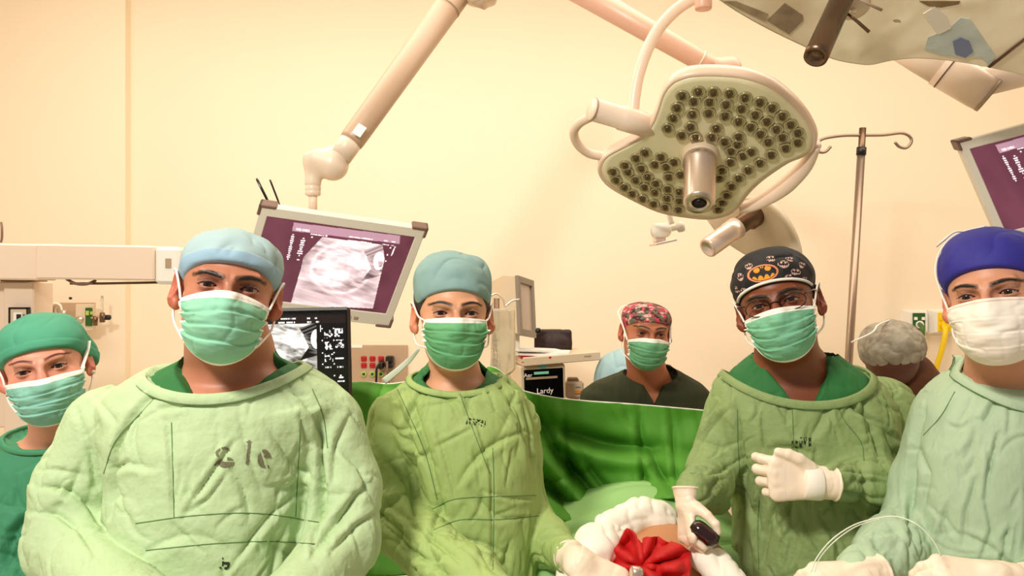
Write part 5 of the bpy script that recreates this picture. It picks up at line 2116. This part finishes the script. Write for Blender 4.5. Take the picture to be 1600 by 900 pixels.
# ---- wall gas outlets right
def gas(px, py, w_, h_, mface, mh, lab, hose):
    c = P(px, py, WY - .03)
    t = thing('gas_outlet', P(px, py, WY), lab, 'gas outlet')
    k = WY / F
    bw, bh = w_ * k / 2, h_ * k / 2
    v = np.array([[-bw, .03, -bh], [bw, .03, -bh], [bw, .03, bh], [-bw, .03, bh], [-bw * .72, -.03, -bh * .78], [bw * .72, -.03, -bh * .78], [bw * .72, -.03, bh * .78], [-bw * .72, -.03, bh * .78]]) + c
    f = [(3, 2, 1, 0), (4, 5, 6, 7), (0, 1, 5, 4), (1, 2, 6, 5), (2, 3, 7, 6), (3, 0, 4, 7)]
    obj('cover', (v, f), M['white'], t, smooth=False)
    fp = box(c + V(0, -.032, 0), (bw * .50, .004, bh * .74), bev=.002)
    obj('face_plate', fp, mface, t, smooth=False)
    obj('socket', join(lathe([(bw * .30, 0), (bw * .32, .012), (bw * .2, .014), (.001, .010)], c + V(0, -.034, -bh * .2), (0, -1, 0), 20), box(c + V(-bw * .30, -.038, bh * .30), (bw * .12, .004, bh * .12)), box(c + V(bw * .30, -.038, bh * .30), (bw * .12, .004, bh * .12))), M['paper'] if mh is M['green_hose'] else mface, t, smooth=False)
    obj('hose', tube([P(a, b, y) for a, b, y in hose], .012 if mh is M['green_hose'] else .014, 12, 6), mh, t)
    return t


gas(1431, 503, 38, 38, M['dkgreenp'], M['green_hose'], 'white wall gas outlet with dark green face and green hose', [(1436, 506, WY - .07), (1441, 512, WY - .12), (1441, 530, WY - .12), (1438, 560, WY - .1), (1434, 700, WY - .08)])
gas(1471, 503, 42, 40, M['yellow'], M['yellow'], 'white wall gas outlet with yellow face and yellow hose', [(1474, 508, WY - .07), (1477, 518, WY - .12), (1472, 545, WY - .12), (1459, 590, WY - .1), (1440, 680, WY - .08)])

# ---- electrical panel, centre left
ep = thing('outlet_panel', P(593, 575, WY), 'metal wall panel with red sockets and green ports, two black plugs fitted', 'socket panel')
kk_ = WY / F
cpl = P(593, 577, WY - .012)
obj('panel_plate', box(cpl, (43.5 * kk_, .012, 38 * kk_), bev=.003), M['steelpanel'], ep, smooth=False)
obj('panel_tag', box(P(557, 541, WY - .026), (9 * kk_, .001, 2.4 * kk_)), M['paper'], ep, smooth=False)
for xx in (568.5, 582, 595.5, 609):
    for yy in (560.5, 571):
        c = P(xx, yy, WY - .026)
        so = obj('socket', box(c, (4.6 * kk_, .006, 4.2 * kk_), bev=.005), M['redplug'], ep, smooth=False)
        obj('socket_slot', join(box(c + V(-.006, -.0062, 0), (.0016, .001, .004)), box(c + V(.006, -.0062, 0), (.0016, .001, .004))), M['black'], so, smooth=False)
    c = P(xx, 584.5, WY - .024)
    po = obj('earth_port', lathe([(.0165, 0), (.017, .006), (.012, .009), (.008, .006), (.001, .006)], c, (0, -1, 0), 20), M['greenplug'], ep)
    obj('port_hole', lathe([(.0085, .0065), (.008, .0075), (.001, .0078)], c, (0, -1, 0), 16), M['dkport'], po)
PY = WY - .06
pl1 = thing('power_plug', P(595.5, 572, PY), 'black power plug with cable in the lower red socket', 'plug')
obj('plug_head', lathe([(.001, .03), (.012, .03), (.018, .018), (.020, 0), (.020, -.028)], P(595.5, 571, PY), (0, -1, -.3), 18), M['black'], pl1)
obj('cable', tube([P(594, 569, PY - .03), P(589, 574, PY - .05), P(588, 590, PY - .04), P(587, 640, PY)], .0065, 10, 6), M['black'], pl1)
pl2 = thing('power_plug', P(609, 566, PY), 'black power plug in the top right corner socket', 'plug')
obj('plug_head', join(box(P(609, 561, PY), (.020, .03, .018), bev=.006), box(P(609, 571, PY), (.020, .03, .015), bev=.006)), M['black'], pl2, smooth=False)
obj('cable', tube([P(605, 565, PY - .03), P(605, 578, PY - .05), P(607, 594, PY - .04), P(610, 640, PY)], .0065, 10, 6), M['brown'], pl2)

# ---- anaesthesia monitor + machine
AY = 3.0
am = thing('patient_monitor', P(798, 520, AY), 'beige bulky patient monitor seen from its side beside the drip bag', 'monitor')
A0 = np.array([P(806, 432, 2.90), P(830, 440, 3.02), P(833, 524, 3.02), P(810, 522, 2.90)])
back = np.array([P(768, 440, 3.18), P(785, 440, 3.30), P(788, 512, 3.30), P(768, 510, 3.18)])
fr_in = A0
v = np.concatenate([A0, np.array([P(786, 431, 2.94), P(800, 436, 3.14), P(803, 516, 3.14), P(790, 516, 2.94)]), back])
f = [(3, 2, 1, 0), (8, 9, 10, 11)] + [(a + r * 4, (a + 1) % 4 + r * 4, (a + 1) % 4 + (r + 1) * 4, a + (r + 1) * 4) for r in (0, 1) for a in range(4)]
obj('housing', (v, f), M['beige'], am, smooth=False)
pa = Plane(A0[0], A0[1], A0[3])
obj('front_frame', join(pa.slab(-.02, -.02, .12, 1.02, -.004, .012, .002), pa.slab(.86, -.02, 1.02, 1.02, -.004, .012, .002), pa.slab(.10, -.02, .88, .10, -.004, .012, .002), pa.slab(.10, .9, .88, 1.02, -.004, .012, .002)), mat('grey frame', (150, 136, 120), .4), am, smooth=False)
obj('screen', pa.slab(.12, .10, .86, .9, -.002, .003), mat('monitor glass', (206, 186, 170), .15), am, smooth=False)
obj('side_knob', join(lathe([(.001, .012), (.007, .012), (.008, 0)], P(800, 467, 2.94), (-1, -1, 0), 14), lathe([(.001, .012), (.007, .012), (.008, 0)], P(800, 474, 2.94), (-1, -1, 0), 14)), M['brown'], am)
obj('speaker_grille', join(*[box(P(794 + (k % 4) * 2.2, 447 + (k // 4) * 4, 2.935), (.0012, .003, .0035)) for k in range(16)]), M['beige_d'], am, smooth=False)
obj('dial', lathe([(.001, .012), (.010, .012), (.012, 0)], P(841, 517, 2.92), (0, -1, 0), 16), M['black'], am)
obj('monitor_foot', box(P(800, 535, 3.06), (.03, .05, .05), bev=.004), M['white'], am, smooth=False)

an = thing('anaesthesia_machine', (P(868, 0, 3.15)[0], 3.15, 0), 'beige anaesthesia machine with long shelf and black front, left of woman in olive scrubs', 'medical machine')
sh0, sh1 = P(808, 566, 2.95), P(929, 556, 3.02)
Us = nrm(sh1 - sh0)
cs = (sh0 + sh1) / 2 + V(0, .11, 0)
Bs = np.stack([Us, nrm(V(-Us[1], Us[0], 0)), np.cross(Us, nrm(V(-Us[1], Us[0], 0)))], 1)
obj('shelf', box(cs, (np.linalg.norm(sh1 - sh0) / 2, .11, .017), Bs, .003), M['beige'], an, smooth=False)
shelf_front = Plane(P(808, 558, 2.952), P(929, 549, 3.02), P(808, 574, 2.952))
obj('shelf_print', join(shelf_front.slab(.05, .45, .14, .62, .002, .004), shelf_front.slab(.86, .35, .95, .5, .002, .004)), M['beige_d'], an, smooth=False)
ms = Plane(P(816, 572, 2.98), P(883, 568, 3.02), P(818, 640, 2.98))
obj('cabinet', join(ms.slab(-.06, 0, 1.0, 1.2, -.30, 0, .006), box((P(850, 0, 3.16)[0], 3.16, .53), (.09, .13, .52), bev=.01), box((P(850, 0, 3.16)[0], 3.16, .05), (.22, .2, .05), bev=.02)), M['beige'], an, smooth=False)
fpn = obj('front_panel', ms.slab(.03, .09, .94, 1.1, -.004, .004, .002), M['blackgloss'], an, smooth=False)
obj('display_bar', join(ms.slab(.26, .15, .60, .21, .003, .0055)), mat('lcd green', (120, 190, 150), .3, emit=((120, 190, 150), .3)), fpn, smooth=False)
obj('knob_row', ms.slab(.07, .27, .80, .32, .003, .006), M['beige_d'], fpn, smooth=False)
obj('badge', ms.slab(.40, .01, .55, .075, .0, .004, .001), M['cyan'], an, smooth=False)


def text(s, c, xdir, updir, size, m, parent, name='lettering', th=.0006):
    cu = bpy.data.curves.new('t', 'FONT')
    cu.body = s
    cu.size = size
    cu.extrude = th
    cu.align_x = 'CENTER'
    cu.align_y = 'CENTER'
    to = bpy.data.objects.new('t', cu)
    COL.objects.link(to)
    bpy.context.view_layer.update()
    me = bpy.data.meshes.new_from_object(to.evaluated_get(bpy.context.evaluated_depsgraph_get()))
    bpy.data.objects.remove(to)
    v = np.array([q.co[:] for q in me.vertices])
    f = [tuple(p.vertices) for p in me.polygons]
    bpy.data.meshes.remove(me)
    x = nrm(xdir)
    y = nrm(updir)
    z = np.cross(x, y)
    w_ = v[:, :1] * x + v[:, 1:2] * y + v[:, 2:3] * z + np.asarray(c)
    return obj(name, (w_, f), m, parent, smooth=False)


text('Lardy', ms.at(.50, .60, .006), ms.U, -ms.V, .030, M['paper'], fpn)
text('Aer', ms.at(.12, .22, .006), ms.U, -ms.V, .022, M['paper'], fpn)
ps = thing('paper_stack', P(850, 554, 3.1), 'loose stack of white papers lying on the machine shelf', 'papers')
px_ = P(845, 548, 3.08)
for k, (dx, dy, rz, hh_) in enumerate(((0, 0, .15, .004), (.02, .02, -.12, .004), (-.02, .0, .3, .0035))):
    obj('sheet', box(px_ + V(dx, dy - .02, -.010 + k * .008), (.095, .07, hh_), rotz(rz) @ roty(.04)), M['paper'], ps, smooth=False)
obj('folder_edge', box(px_ + V(-.03, -.04, -.018), (.06, .07, .004), rotz(.1)), M['redplug'], ps, smooth=False)
fB = lambda p: smin(box_sd(p, P(864, 535, 3.18), (.066, .022, .042)) - .012, ell(p, P(866, 536, 3.16), (.07, .04, .042)), .01)


def box_sd(p, c, h):
    q = np.abs(p - c) - np.array(h)
    return ln(np.maximum(q, 0)) + np.minimum(q.max(-1), 0)


bag = obj('carry_case', sdf_mesh(fB, P(830, 565, 3.18) - V(0, .06, 0), P(900, 505, 3.18) + V(0, .06, 0), .004, disp=lambda p, n: -.003 * (1 - np.abs(vnoise(p * 22, 2))) ** 4), M['pocket'])
tag(bag, 'dark maroon fabric case standing on the machine shelf behind the papers', 'case')
bx = thing('suction_canister', P(900, 620, 3.2), 'cream canister with orange label, right of the black front panel', 'canister')
obj('canister_body', box(P(897, 608, 3.2), (.038, .03, .035), bev=.008), M['beige'], bx, smooth=False)
obj('canister_lid', box(P(895, 594, 3.2), (.024, .022, .012), bev=.006), M['beige_d'], bx, smooth=False)
obj('hazard_label', box(P(905, 613, 3.168), (.017, .001, .008)), M['orange'], bx, smooth=False)
obj('label_print', join(box(P(903, 605, 3.167), (.010, .001, .0016)), box(P(903, 615.5, 3.1665), (.012, .001, .0012))), M['brown'], bx, smooth=False)
obj('canister_stand', box(P(897, 632, 3.2), (.02, .02, .04)), M['beige_d'], bx, smooth=False)

# ---- drip bag beside the woman's ear
bg = thing('drip_bag', P(786, 540, 2.3), 'clear hanging drip bag beside the ear of the woman in yellow-green', 'drip bag')


def f_bag(p):
    c = P(786, 530, 2.3)
    q = (p - c) / (1, .45, 1)
    d = box_sd(q, np.zeros(3), (.026, .016, .080)) - .012
    d = smin(d, ell(q, (0, 0, -.085), (.030, .03, .028)), .02)
    return d * .5


obj('bag_body', sdf_mesh(f_bag, P(760, 610, 2.3) - V(0, .05, 0), P(812, 460, 2.3) + V(0, .05, 0), .0035, disp=lambda p, n: -.003 * (1 - np.abs(vnoise(p * (35, 35, 14), 2))) ** 3), M['fluid'], bg)
obj('drip_port', tube([P(794, 582, 2.3), P(797, 600, 2.3), P(800, 625, 2.3)], .006, 10, 4), M['clear'], bg)
obj('hanger_wire', tube([P(765, 463, 2.3), P(776, 459, 2.3), P(786, 468, 2.3), P(789, 478, 2.3), P(800, 470, 2.3), P(812, 468, 2.3)], .003, 8, 6), M['steel_w'], bg)
obj('volume_scale', join(*[box(P(772, 505 + k * 8, 2.279), (.008 if k % 2 else .005, .0004, .0008)) for k in range(9)]), M['beige_d'], bg, smooth=False)
ds = thing('drip_stand', (P(775, 0, 2.42)[0], 2.42, 0), 'thin dark stand post hidden behind the drip bag', 'stand')
obj('post', tube([P(776, 466, 2.42), (P(776, 466, 2.42)[0], 2.42, .02)], .009, 12), M['steel_d'], ds)
obj('foot_plate', lathe([(.18, 0), (.18, .02), (.03, .04)], (P(776, 466, 2.42)[0], 2.42, 0), (0, 0, 1), 24), M['steel_d'], ds)

# ---- left: overhead beam, column, wall rail
wm = thing('pendant_beam', P(60, 408, 2.75), 'long cream horizontal equipment beam with square column at left edge', 'equipment pendant')
b_ = Plane(P(-60, 379, 2.62), P(250, 384, 2.62), P(-60, 435, 2.62))
obj('beam_front', b_.slab(.37, 0, .97, .98, -.10, 0, .006), M['enamel'], wm, smooth=False)
obj('beam_rear', b_.slab(-.2, .0, .38, 1.02, -.12, -.012, .006), M['enamel'], wm, smooth=False)
obj('beam_end', b_.slab(.972, .02, 1.10, 1.08, -.12, .004, .012), M['white'], wm, smooth=False)
obj('end_badge', b_.slab(1.03, .35, 1.06, .62, .003, .007, .001), M['beige_d'], wm, smooth=False)
obj('rail_tube', tube([P(110, 443, 2.66), P(160, 443, 2.66), P(262, 441, 2.66)], .0045, 10), M['steel_d'], wm)
obj('beam_cable', tube([P(104, 436, 2.66), P(118, 443, 2.64), P(135, 444, 2.64), P(150, 438, 2.66)], .005, 10, 6), M['brown'], wm)
cb_ = Plane(P(5, 440, 2.70), P(52, 440, 2.70), P(5, 640, 2.70))
obj('column', join(cb_.slab(0, 0, 1, 3.45, -.12, 0, .005), cb_.slab(-2.2, .0, -.02, 1.15, -.10, -.02, .005)), M['enamel'], wm, smooth=False)
obj('column_cap', cb_.slab(-.1, -.035, .80, .0, -.12, .002, .002), M['brown'], wm, smooth=False)
obj('column_base', box(cb_.at(.5, 3.5, -.06) * (1, 1, 0) + V(0, 0, .04), (.25, .2, .04), bev=.01), M['beige_d'], wm, smooth=False)
gp = Plane(P(19, 482, 2.694), P(46, 482, 2.694), P(19, 522, 2.694))
gpo = obj('gauge_panel', join(gp.slab(0, 0, 1, 1, 0, .012, .002)), M['beige'], wm, smooth=False)
obj('gauge_frame', join(gp.slab(-.05, -.03, .02, 1.03, 0, .016), gp.slab(.98, -.03, 1.05, 1.03, 0, .016), gp.slab(-.05, -.05, 1.05, .01, 0, .016)), M['black'], gpo, smooth=False)
obj('gauge_window', join(gp.slab(.40, .22, .66, .42, .012, .015), gp.slab(.24, .68, .58, .92, .012, .015)), M['pocket'], gpo, smooth=False)
obj('gauge_switch', join(gp.slab(.78, .22, .86, .42, .012, .016), gp.slab(.74, .62, .80, .90, .012, .016)), M['brown'], gpo, smooth=False)
obj('gauge_plate', join(gp.slab(.14, .56, .66, .62, .012, .014), gp.slab(.22, .15, .70, .50, .011, .0135)), M['paper'], gpo, smooth=False)

LW = WY - .16
wr = thing('wall_rail_panel', P(110, 494, LW), 'cream wall service panel with valves behind the green capped woman', 'wall panel')
kw = LW / F
obj('panel_plate', box(P(100, 494, LW - .012), (48 * kw, .012, 21 * kw), bev=.002), M['steelpanel'], wr, smooth=False)
obj('socket_cover', box(P(134, 496, LW - .03), (13.5 * kw, .018, 20.5 * kw), bev=.004), M['beige'], wr, smooth=False)
obj('green_valve', join(box(P(139, 495, LW - .052), (5 * kw, .006, 14 * kw), bev=.002)), M['dkgreenp'], wr, smooth=False)
obj('valve_button', join(box(P(137, 489, LW - .062), (2.2 * kw, .005, 3.4 * kw)), box(P(143, 489, LW - .062), (1.2 * kw, .005, 2.4 * kw))), M['yellow'] if False else M['greenplug'], wr, smooth=False)
for k, xx in enumerate((56, 68, 78, 82, 88)):
    obj('rail_strip', box(P(xx, 496, LW - .028), ((2.0, 1.4, 2.4, .8, 1.6)[k] * kw, .006, (16, 14, 17, 17, 14)[k] * kw)), (M['beige'], M['brown'], M['chrome'], M['brown'], M['chrome'])[k], wr, smooth=False)
obj('flow_tube', tube([P(66, 492, LW - .05), P(72, 482, LW - .06), P(84, 474, LW - .06), P(94, 477, LW - .06), P(98, 488, LW - .05)], .006, 10, 6), M['white'], wr)
obj('valve_body', join(lathe([(.001, 0), (.012, .002), (.014, .02), (.01, .04)], P(100, 484, LW - .06), (0, 0, -1), 14), lathe([(.001, 0), (.01, .002), (.012, .03), (.008, .05)], P(94, 494, LW - .06), (1, 0, -.2), 14), lathe([(.001, 0), (.018, .003), (.018, .02), (.001, .024)], P(127, 499, LW - .04), (0, -1, 0), 18)), M['chrome'], wr)
fm = thing('flowmeter', P(152, 497, LW), 'small upright flowmeter with black knob on the wall right of the green valve', 'flowmeter')
obj('inlet_pipe', tube([P(143, 497, LW - .05), P(156, 494, LW - .06), P(164, 496, LW - .06)], .009, 12, 4), M['chrome'], fm)
obj('meter_block', join(lathe([(.001, 0), (.012, .002), (.013, .02), (.010, .05)], P(149, 494, LW - .06), (0, 0, -1), 14), lathe([(.001, 0), (.012, .002), (.014, .02), (.014, .05), (.009, .054)], P(160, 488, LW - .06), (0, 0, -1), 14)), M['steel_d'], fm)
obj('meter_tube', tube([P(159.5, 462, LW - .06), P(159.5, 490, LW - .06)], .007, 14), M['clear'], fm)
obj('knob', lathe([(.001, .0), (.012, .002), (.014, .008), (.014, .026), (.008, .03)], P(173, 496, LW - .06), (-1, 0, 0), 16), M['black'], fm)
hk = obj('wall_hook', tube([P(2, 348, 2.75), P(3, 356, 2.72), P(3, 372, 2.72), P(1, 379, 2.72)], .004, 10, 5), M['brown'], wm)
wp = obj('wall_screw', lathe([(.001, .012), (.007, .010), (.007, 0)], P(111, 466, LW), (0, -1, 0), 12), M['black'])
tag(wp, 'tiny black screw head in the wall above the service panel', 'screw')

# ------------------------------------------------------------------ operating table, patient, drapes
TX = P(1010, 0, 1.75)[0]
ot = thing('operating_table', (TX, 2.0, 0), 'operating table under the drapes between the surgeons', 'operating table')
obj('table_top', box((TX, 1.74, .80), (.17, .72, .05), bev=.02), M['pocket'], ot, smooth=False)
obj('pedestal', join(box((TX, 1.9, .42), (.12, .16, .36), bev=.02), box((TX, 1.9, .04), (.16, .40, .04), bev=.02)), M['chrome'], ot, smooth=False)

pt = thing('person', (TX, 1.9, 0.85), 'patient lying on the table, only the bare orange-brown belly showing', 'person')
BC = P(1045, 925, 1.62)


def f_pat(p):
    d = ell(p, BC + V(0, .03, -.02), (.165, .20, .150))
    d = smin(d, ell(p, (TX, 2.0, .92), (.15, .22, .10)), .08)
    d = smin(d, ell(p, (TX, 2.34, .94), (.08, .10, .085)), .06)
    for s_ in (-1, 1):
        d = smin(d, rcap(p, (TX + s_ * .09, 1.5, .92), (TX + s_ * .11, 1.06, .90), .085, .05), .05)
    return d


patm = sdf_mesh(f_pat, (TX - .3, 1.0, .78), (TX + .35, 2.6, 1.2), .008)
obj('body', patm, M['iodine'], pt)
bv_pat = bvh_of(patm)


def sheet_z(x, y):
    """top of the draped patient"""
    n = len(x)
    p = np.stack([x, y, np.zeros(n)], -1)
    dx = x - BC[0]
    k = .985 + .0 * x
    hump = .105 * np.exp(-((dx / .20) ** 2 + ((y - 2.0) / .30) ** 2))
    z = k + hump
    fk = 1 - .85 * smoothstep(1.82, 1.98, y)
    z += fk * (.020 * vnoise(p * (7, 16, 1), 5) + .010 * vnoise(p * (14, 34, 1), 6) - .022 * (1 - np.abs(vnoise(p * (5, 13, 1) + .4, 7))) ** 4)
    side = np.maximum(np.abs(x - TX) - .27, 0)
    z = z - 2.2 * side - 6 * side ** 2
    return z


def f_sheet(u, v):
    x = TX + (u - .5) * .66
    y = 1.30 + v * .86
    z = sheet_z(x, y)
    # opening: the sheet sinks around the belly so that the skin shows
    r = np.hypot((x - BC[0]) / .185, (y - (BC[1] - .02)) / .20)
    z = z - .16 * smoothstep(1.1, .8, r)
    return np.stack([x, y, z], -1)


M['sheet_green'] = mat('pale green sheet', (150, 196, 120), .75, ridged=[(7, .5, .006), (16, .4, .003)], bump=(260, .15, .0008), var=.05)
sh = obj('table_drape', grid(f_sheet, 150, 150, thick=-.003), M['sheet_green'])
tag(sh, 'pale green sheet spread over the patient around the belly', 'drape')

# ---- the screen of green cloth
top_px = [(548, 598), (572, 597), (606, 600), (640, 596), (690, 590), (740, 580), (770, 574), (796, 592), (814, 608), (826, 613), (870, 622), (920, 627), (980, 631), (1040, 636), (1096, 641), (1130, 645), (1190, 650)]
tp_ = catmull([(*q, 0) for q in top_px], 8)[:, :2]
tpl = np.concatenate([[0], np.cumsum(np.hypot(*np.diff(tp_, axis=0).T))])
tpl /= tpl[-1]
bot_px = np.array([(520, 900), (560, 900), (620, 900), (700, 890), (760, 860), (800, 830), (840, 800), (880, 815), (930, 822), (980, 790), (1030, 780), (1080, 782), (1130, 790), (1200, 800)], float)
bpp = catmull(np.hstack([bot_px, np.zeros((len(bot_px), 1))]), 8)[:, :2]
bl = np.linspace(0, 1, len(bpp))


def f_screen(u, v):
    x = np.interp(u, tpl, tp_[:, 0])
    y = np.interp(u, tpl, tp_[:, 1])
    bx_ = np.interp(x, bpp[:, 0], bpp[:, 0])
    by_ = np.interp(x, bpp[:, 0], bpp[:, 1])
    xx = x
    yy = y + (by_ - y) * v
    p = np.stack([xx / 100, yy / 100, xx * 0], -1)
    Y = 2.12 - .10 * v ** 1.5 - .10 * smoothstep(.75, 1, v)
    # swags hanging from the left corner
    for (a, dpt, wd) in (((830, 640, 960, 800), .040, 14), ((845, 655, 1040, 700), .028, 13), ((880, 640, 900, 790), .010, 6), ((905, 700, 985, 790), .014, 7),
                         ((1010, 690, 1075, 790), .012, 7), ((848, 745, 940, 815), .030, 12), ((1000, 640, 1010, 780), .008, 6), ((1050, 660, 1060, 770), .008, 5)):
        x0, y0, x1, y1 = a
        ab = np.array([x1 - x0, y1 - y0], float)
        t = np.clip(((xx - x0) * ab[0] + (yy - y0) * ab[1]) / (ab @ ab), 0, 1)
        sag = np.sin(t * math.pi) * 14
        dd = ((xx - x0) * -ab[1] + (yy - sag - y0) * ab[0]) / np.hypot(*ab)
        tt = np.sin(np.clip(t, .03, .97) * math.pi) ** .5
        Y = Y + 2.1 * tt * dpt * (np.exp(-(dd / wd) ** 2) - .7 * np.exp(-((dd - 1.9 * wd) / wd) ** 2))
    Y = Y + .020 * vnoise(p * (1.4, .9, 1), 3) + .012 * vnoise(p * (3.2, 1.8, 1), 4)
    Y = Y + .012 * (1 - np.abs(vnoise(p * (2.4, 1.5, 1) + .3, 9))) ** 6
    X = (xx - 800) / F * Y
    Zz = CZ - (yy - 450) / F * Y
    return np.stack([X, Y, Zz], -1)


scr = obj('drape_screen', grid(f_screen, 260, 110, thick=-.003), M['green_drape'])
tag(scr, 'vivid green cloth screen hung between the surgeons and the woman in olive scrubs', 'drape screen')
ed = f_screen(np.linspace(0, 1, 160), np.zeros(160))
hem = obj('hem', tube(ed, .0022, 8), M['strap'], None)
hem.parent = scr
for a in (0.0, .999):
    q = f_screen(np.array([a]), np.array([0.0]))[0]
    st_ = obj('screen_post', tube([q + V(0, .02, .0), (q[0], q[1] + .02, .0)], .010, 12), M['steel_d'], None)
    st_.parent = scr
# upturned dark corner beside the woman's shoulder is part of the same cloth

# ---- towels, red cloth
def rope(px_pts, r, m, name, seed, flat=1.0, h=.005, amp=.010):
    pts = catmull([P(*q) for q in px_pts], 5)
    rr = np.interp(np.linspace(0, 1, len(pts)), np.linspace(0, 1, len(r)), r)

    def f(p):
        d = None
        for i in range(len(pts) - 1):
            c = rcap(p * (1, 1, 1 / flat), pts[i] * (1, 1, 1 / flat), pts[i + 1] * (1, 1, 1 / flat), rr[i], rr[i + 1])
            d = c if d is None else smin(d, c, .008)
        return d * min(1, flat)

    def dsp(p, n):
        return -amp * (1 - np.abs(vnoise(p * 9, seed))) ** 5 + amp * .8 * vnoise(p * 8, seed + 2) - amp * .35 * (1 - np.abs(vnoise(p * 34, seed + 4))) ** 3
    return obj(name, sdf_mesh(f, pts.min(0) - rr.max() - .02, pts.max(0) + rr.max() + .02, h, disp=dsp), m)


t1 = rope([(915, 925, 1.50), (922, 888, 1.54), (942, 850, 1.60), (968, 822, 1.66), (1000, 808, 1.70), (1030, 815, 1.70), (1048, 822, 1.69)], [.050, .056, .046, .040, .046, .042, .024], M['gauze'], 'surgical_towel', 3, amp=.016)
tag(t1, 'bunched white towel curving round the left side of the belly', 'towel')
t2 = rope([(1090, 872, 1.52), (1110, 882, 1.49), (1128, 900, 1.46), (1150, 930, 1.42)], [.022, .030, .032, .032], M['gauze'], 'surgical_towel', 8)
tag(t2, 'bunched white towel right of the belly below the fist', 'towel')

rc_px = [(926, 886), (940, 872), (956, 862), (968, 845), (978, 826), (992, 832), (1000, 850), (1008, 842), (1026, 838), (1042, 846), (1060, 852), (1078, 862), (1078, 885), (1074, 915), (1030, 925), (990, 925), (958, 900)]
rcc = np.array([catmull([(*q, 0) for q in rc_px] + [(*rc_px[0], 0)], 8)[:-1, :2]])[0]
ctr = np.array([1003., 884.])
nth = len(rcc)


def f_red(u, v):
    i = u * (nth - 1)
    bx_ = np.interp(i, np.arange(nth), rcc[:, 0])
    by_ = np.interp(i, np.arange(nth), rcc[:, 1])
    x = ctr[0] + (bx_ - ctr[0]) * v
    y = ctr[1] + (by_ - ctr[1]) * v
    th_ = np.arctan2(y - ctr[1], x - ctr[0])
    Y = np.zeros(len(x))
    o = Vector((0, 0, CZ))
    for k in range(len(x)):
        d = Vector(P(x[k], y[k], 1.0)) - o
        d.normalize()
        h = bv_pat.ray_cast(o, d)
        yy_ = h[0][1] if h[0] is not None else 1.60
        Y[k] = min(yy_, 1.60)
    g = Y.reshape(220, 50)
    for _ in range(6):
        g[:, 1:-1] = (g[:, :-2] + g[:, 1:-1] + g[:, 2:]) / 3
        g = (np.roll(g, 1, 0) + g + np.roll(g, -1, 0)) / 3
    Y = g.ravel()
    fold = .022 * np.sin(th_ * 7 + 1.5 * np.sin(th_ * 2)) * v * (1.2 - v) * 2.2 + .012 * np.sin(th_ * 15 + 2) * v * v
    fold = fold + .016 * vnoise(np.stack([x * .07, y * .07, x * 0], -1), 5) - .02 * np.exp(-(v / .2) ** 2)
    Y = Y - .066 - fold
    return np.stack([(x - 800) / F * Y, Y, CZ - (y - 450) / F * Y], -1)


rd = obj('red_cloth', grid(f_red, 220, 50, thick=.004), M['red'])
tag(rd, 'crumpled bright red cloth lying on the bare belly', 'cloth')
rg = obj('retractor_tip', lathe([(.001, 0), (.011, .001), (.012, .006), (.012, .02), (.008, .022)], P(1003, 896, 1.42), nrm(V(-.9, -.2, .15)), 18), M['chrome'])
tag(rg, 'small steel instrument end poking out below the red cloth', 'instrument')
# ---- guide wire held by the man in blue cap
wpts = [P(a, b, y) for a, b, y in [(1268, 893, 1.24), (1276, 872, 1.25), (1300, 843, 1.26), (1335, 820, 1.25), (1375, 809, 1.22), (1405, 808, 1.20), (1435, 821, 1.18), (1458, 845, 1.17), (1470, 868, 1.165)]]
wpt2 = [P(a, b, y) for a, b, y in [(1273, 893, 1.24), (1281, 872, 1.25), (1304, 846, 1.26), (1337, 823, 1.25), (1375, 810.5, 1.22)]]
gw = obj('guide_wire', join(tube(wpts, .0011, 8, 8), tube(wpt2, .0009, 8, 8)), mat('pale wire', (226, 232, 206), .2))
tag(gw, 'thin pale looped wire held between the gloved hands of the man in blue cap', 'wire')
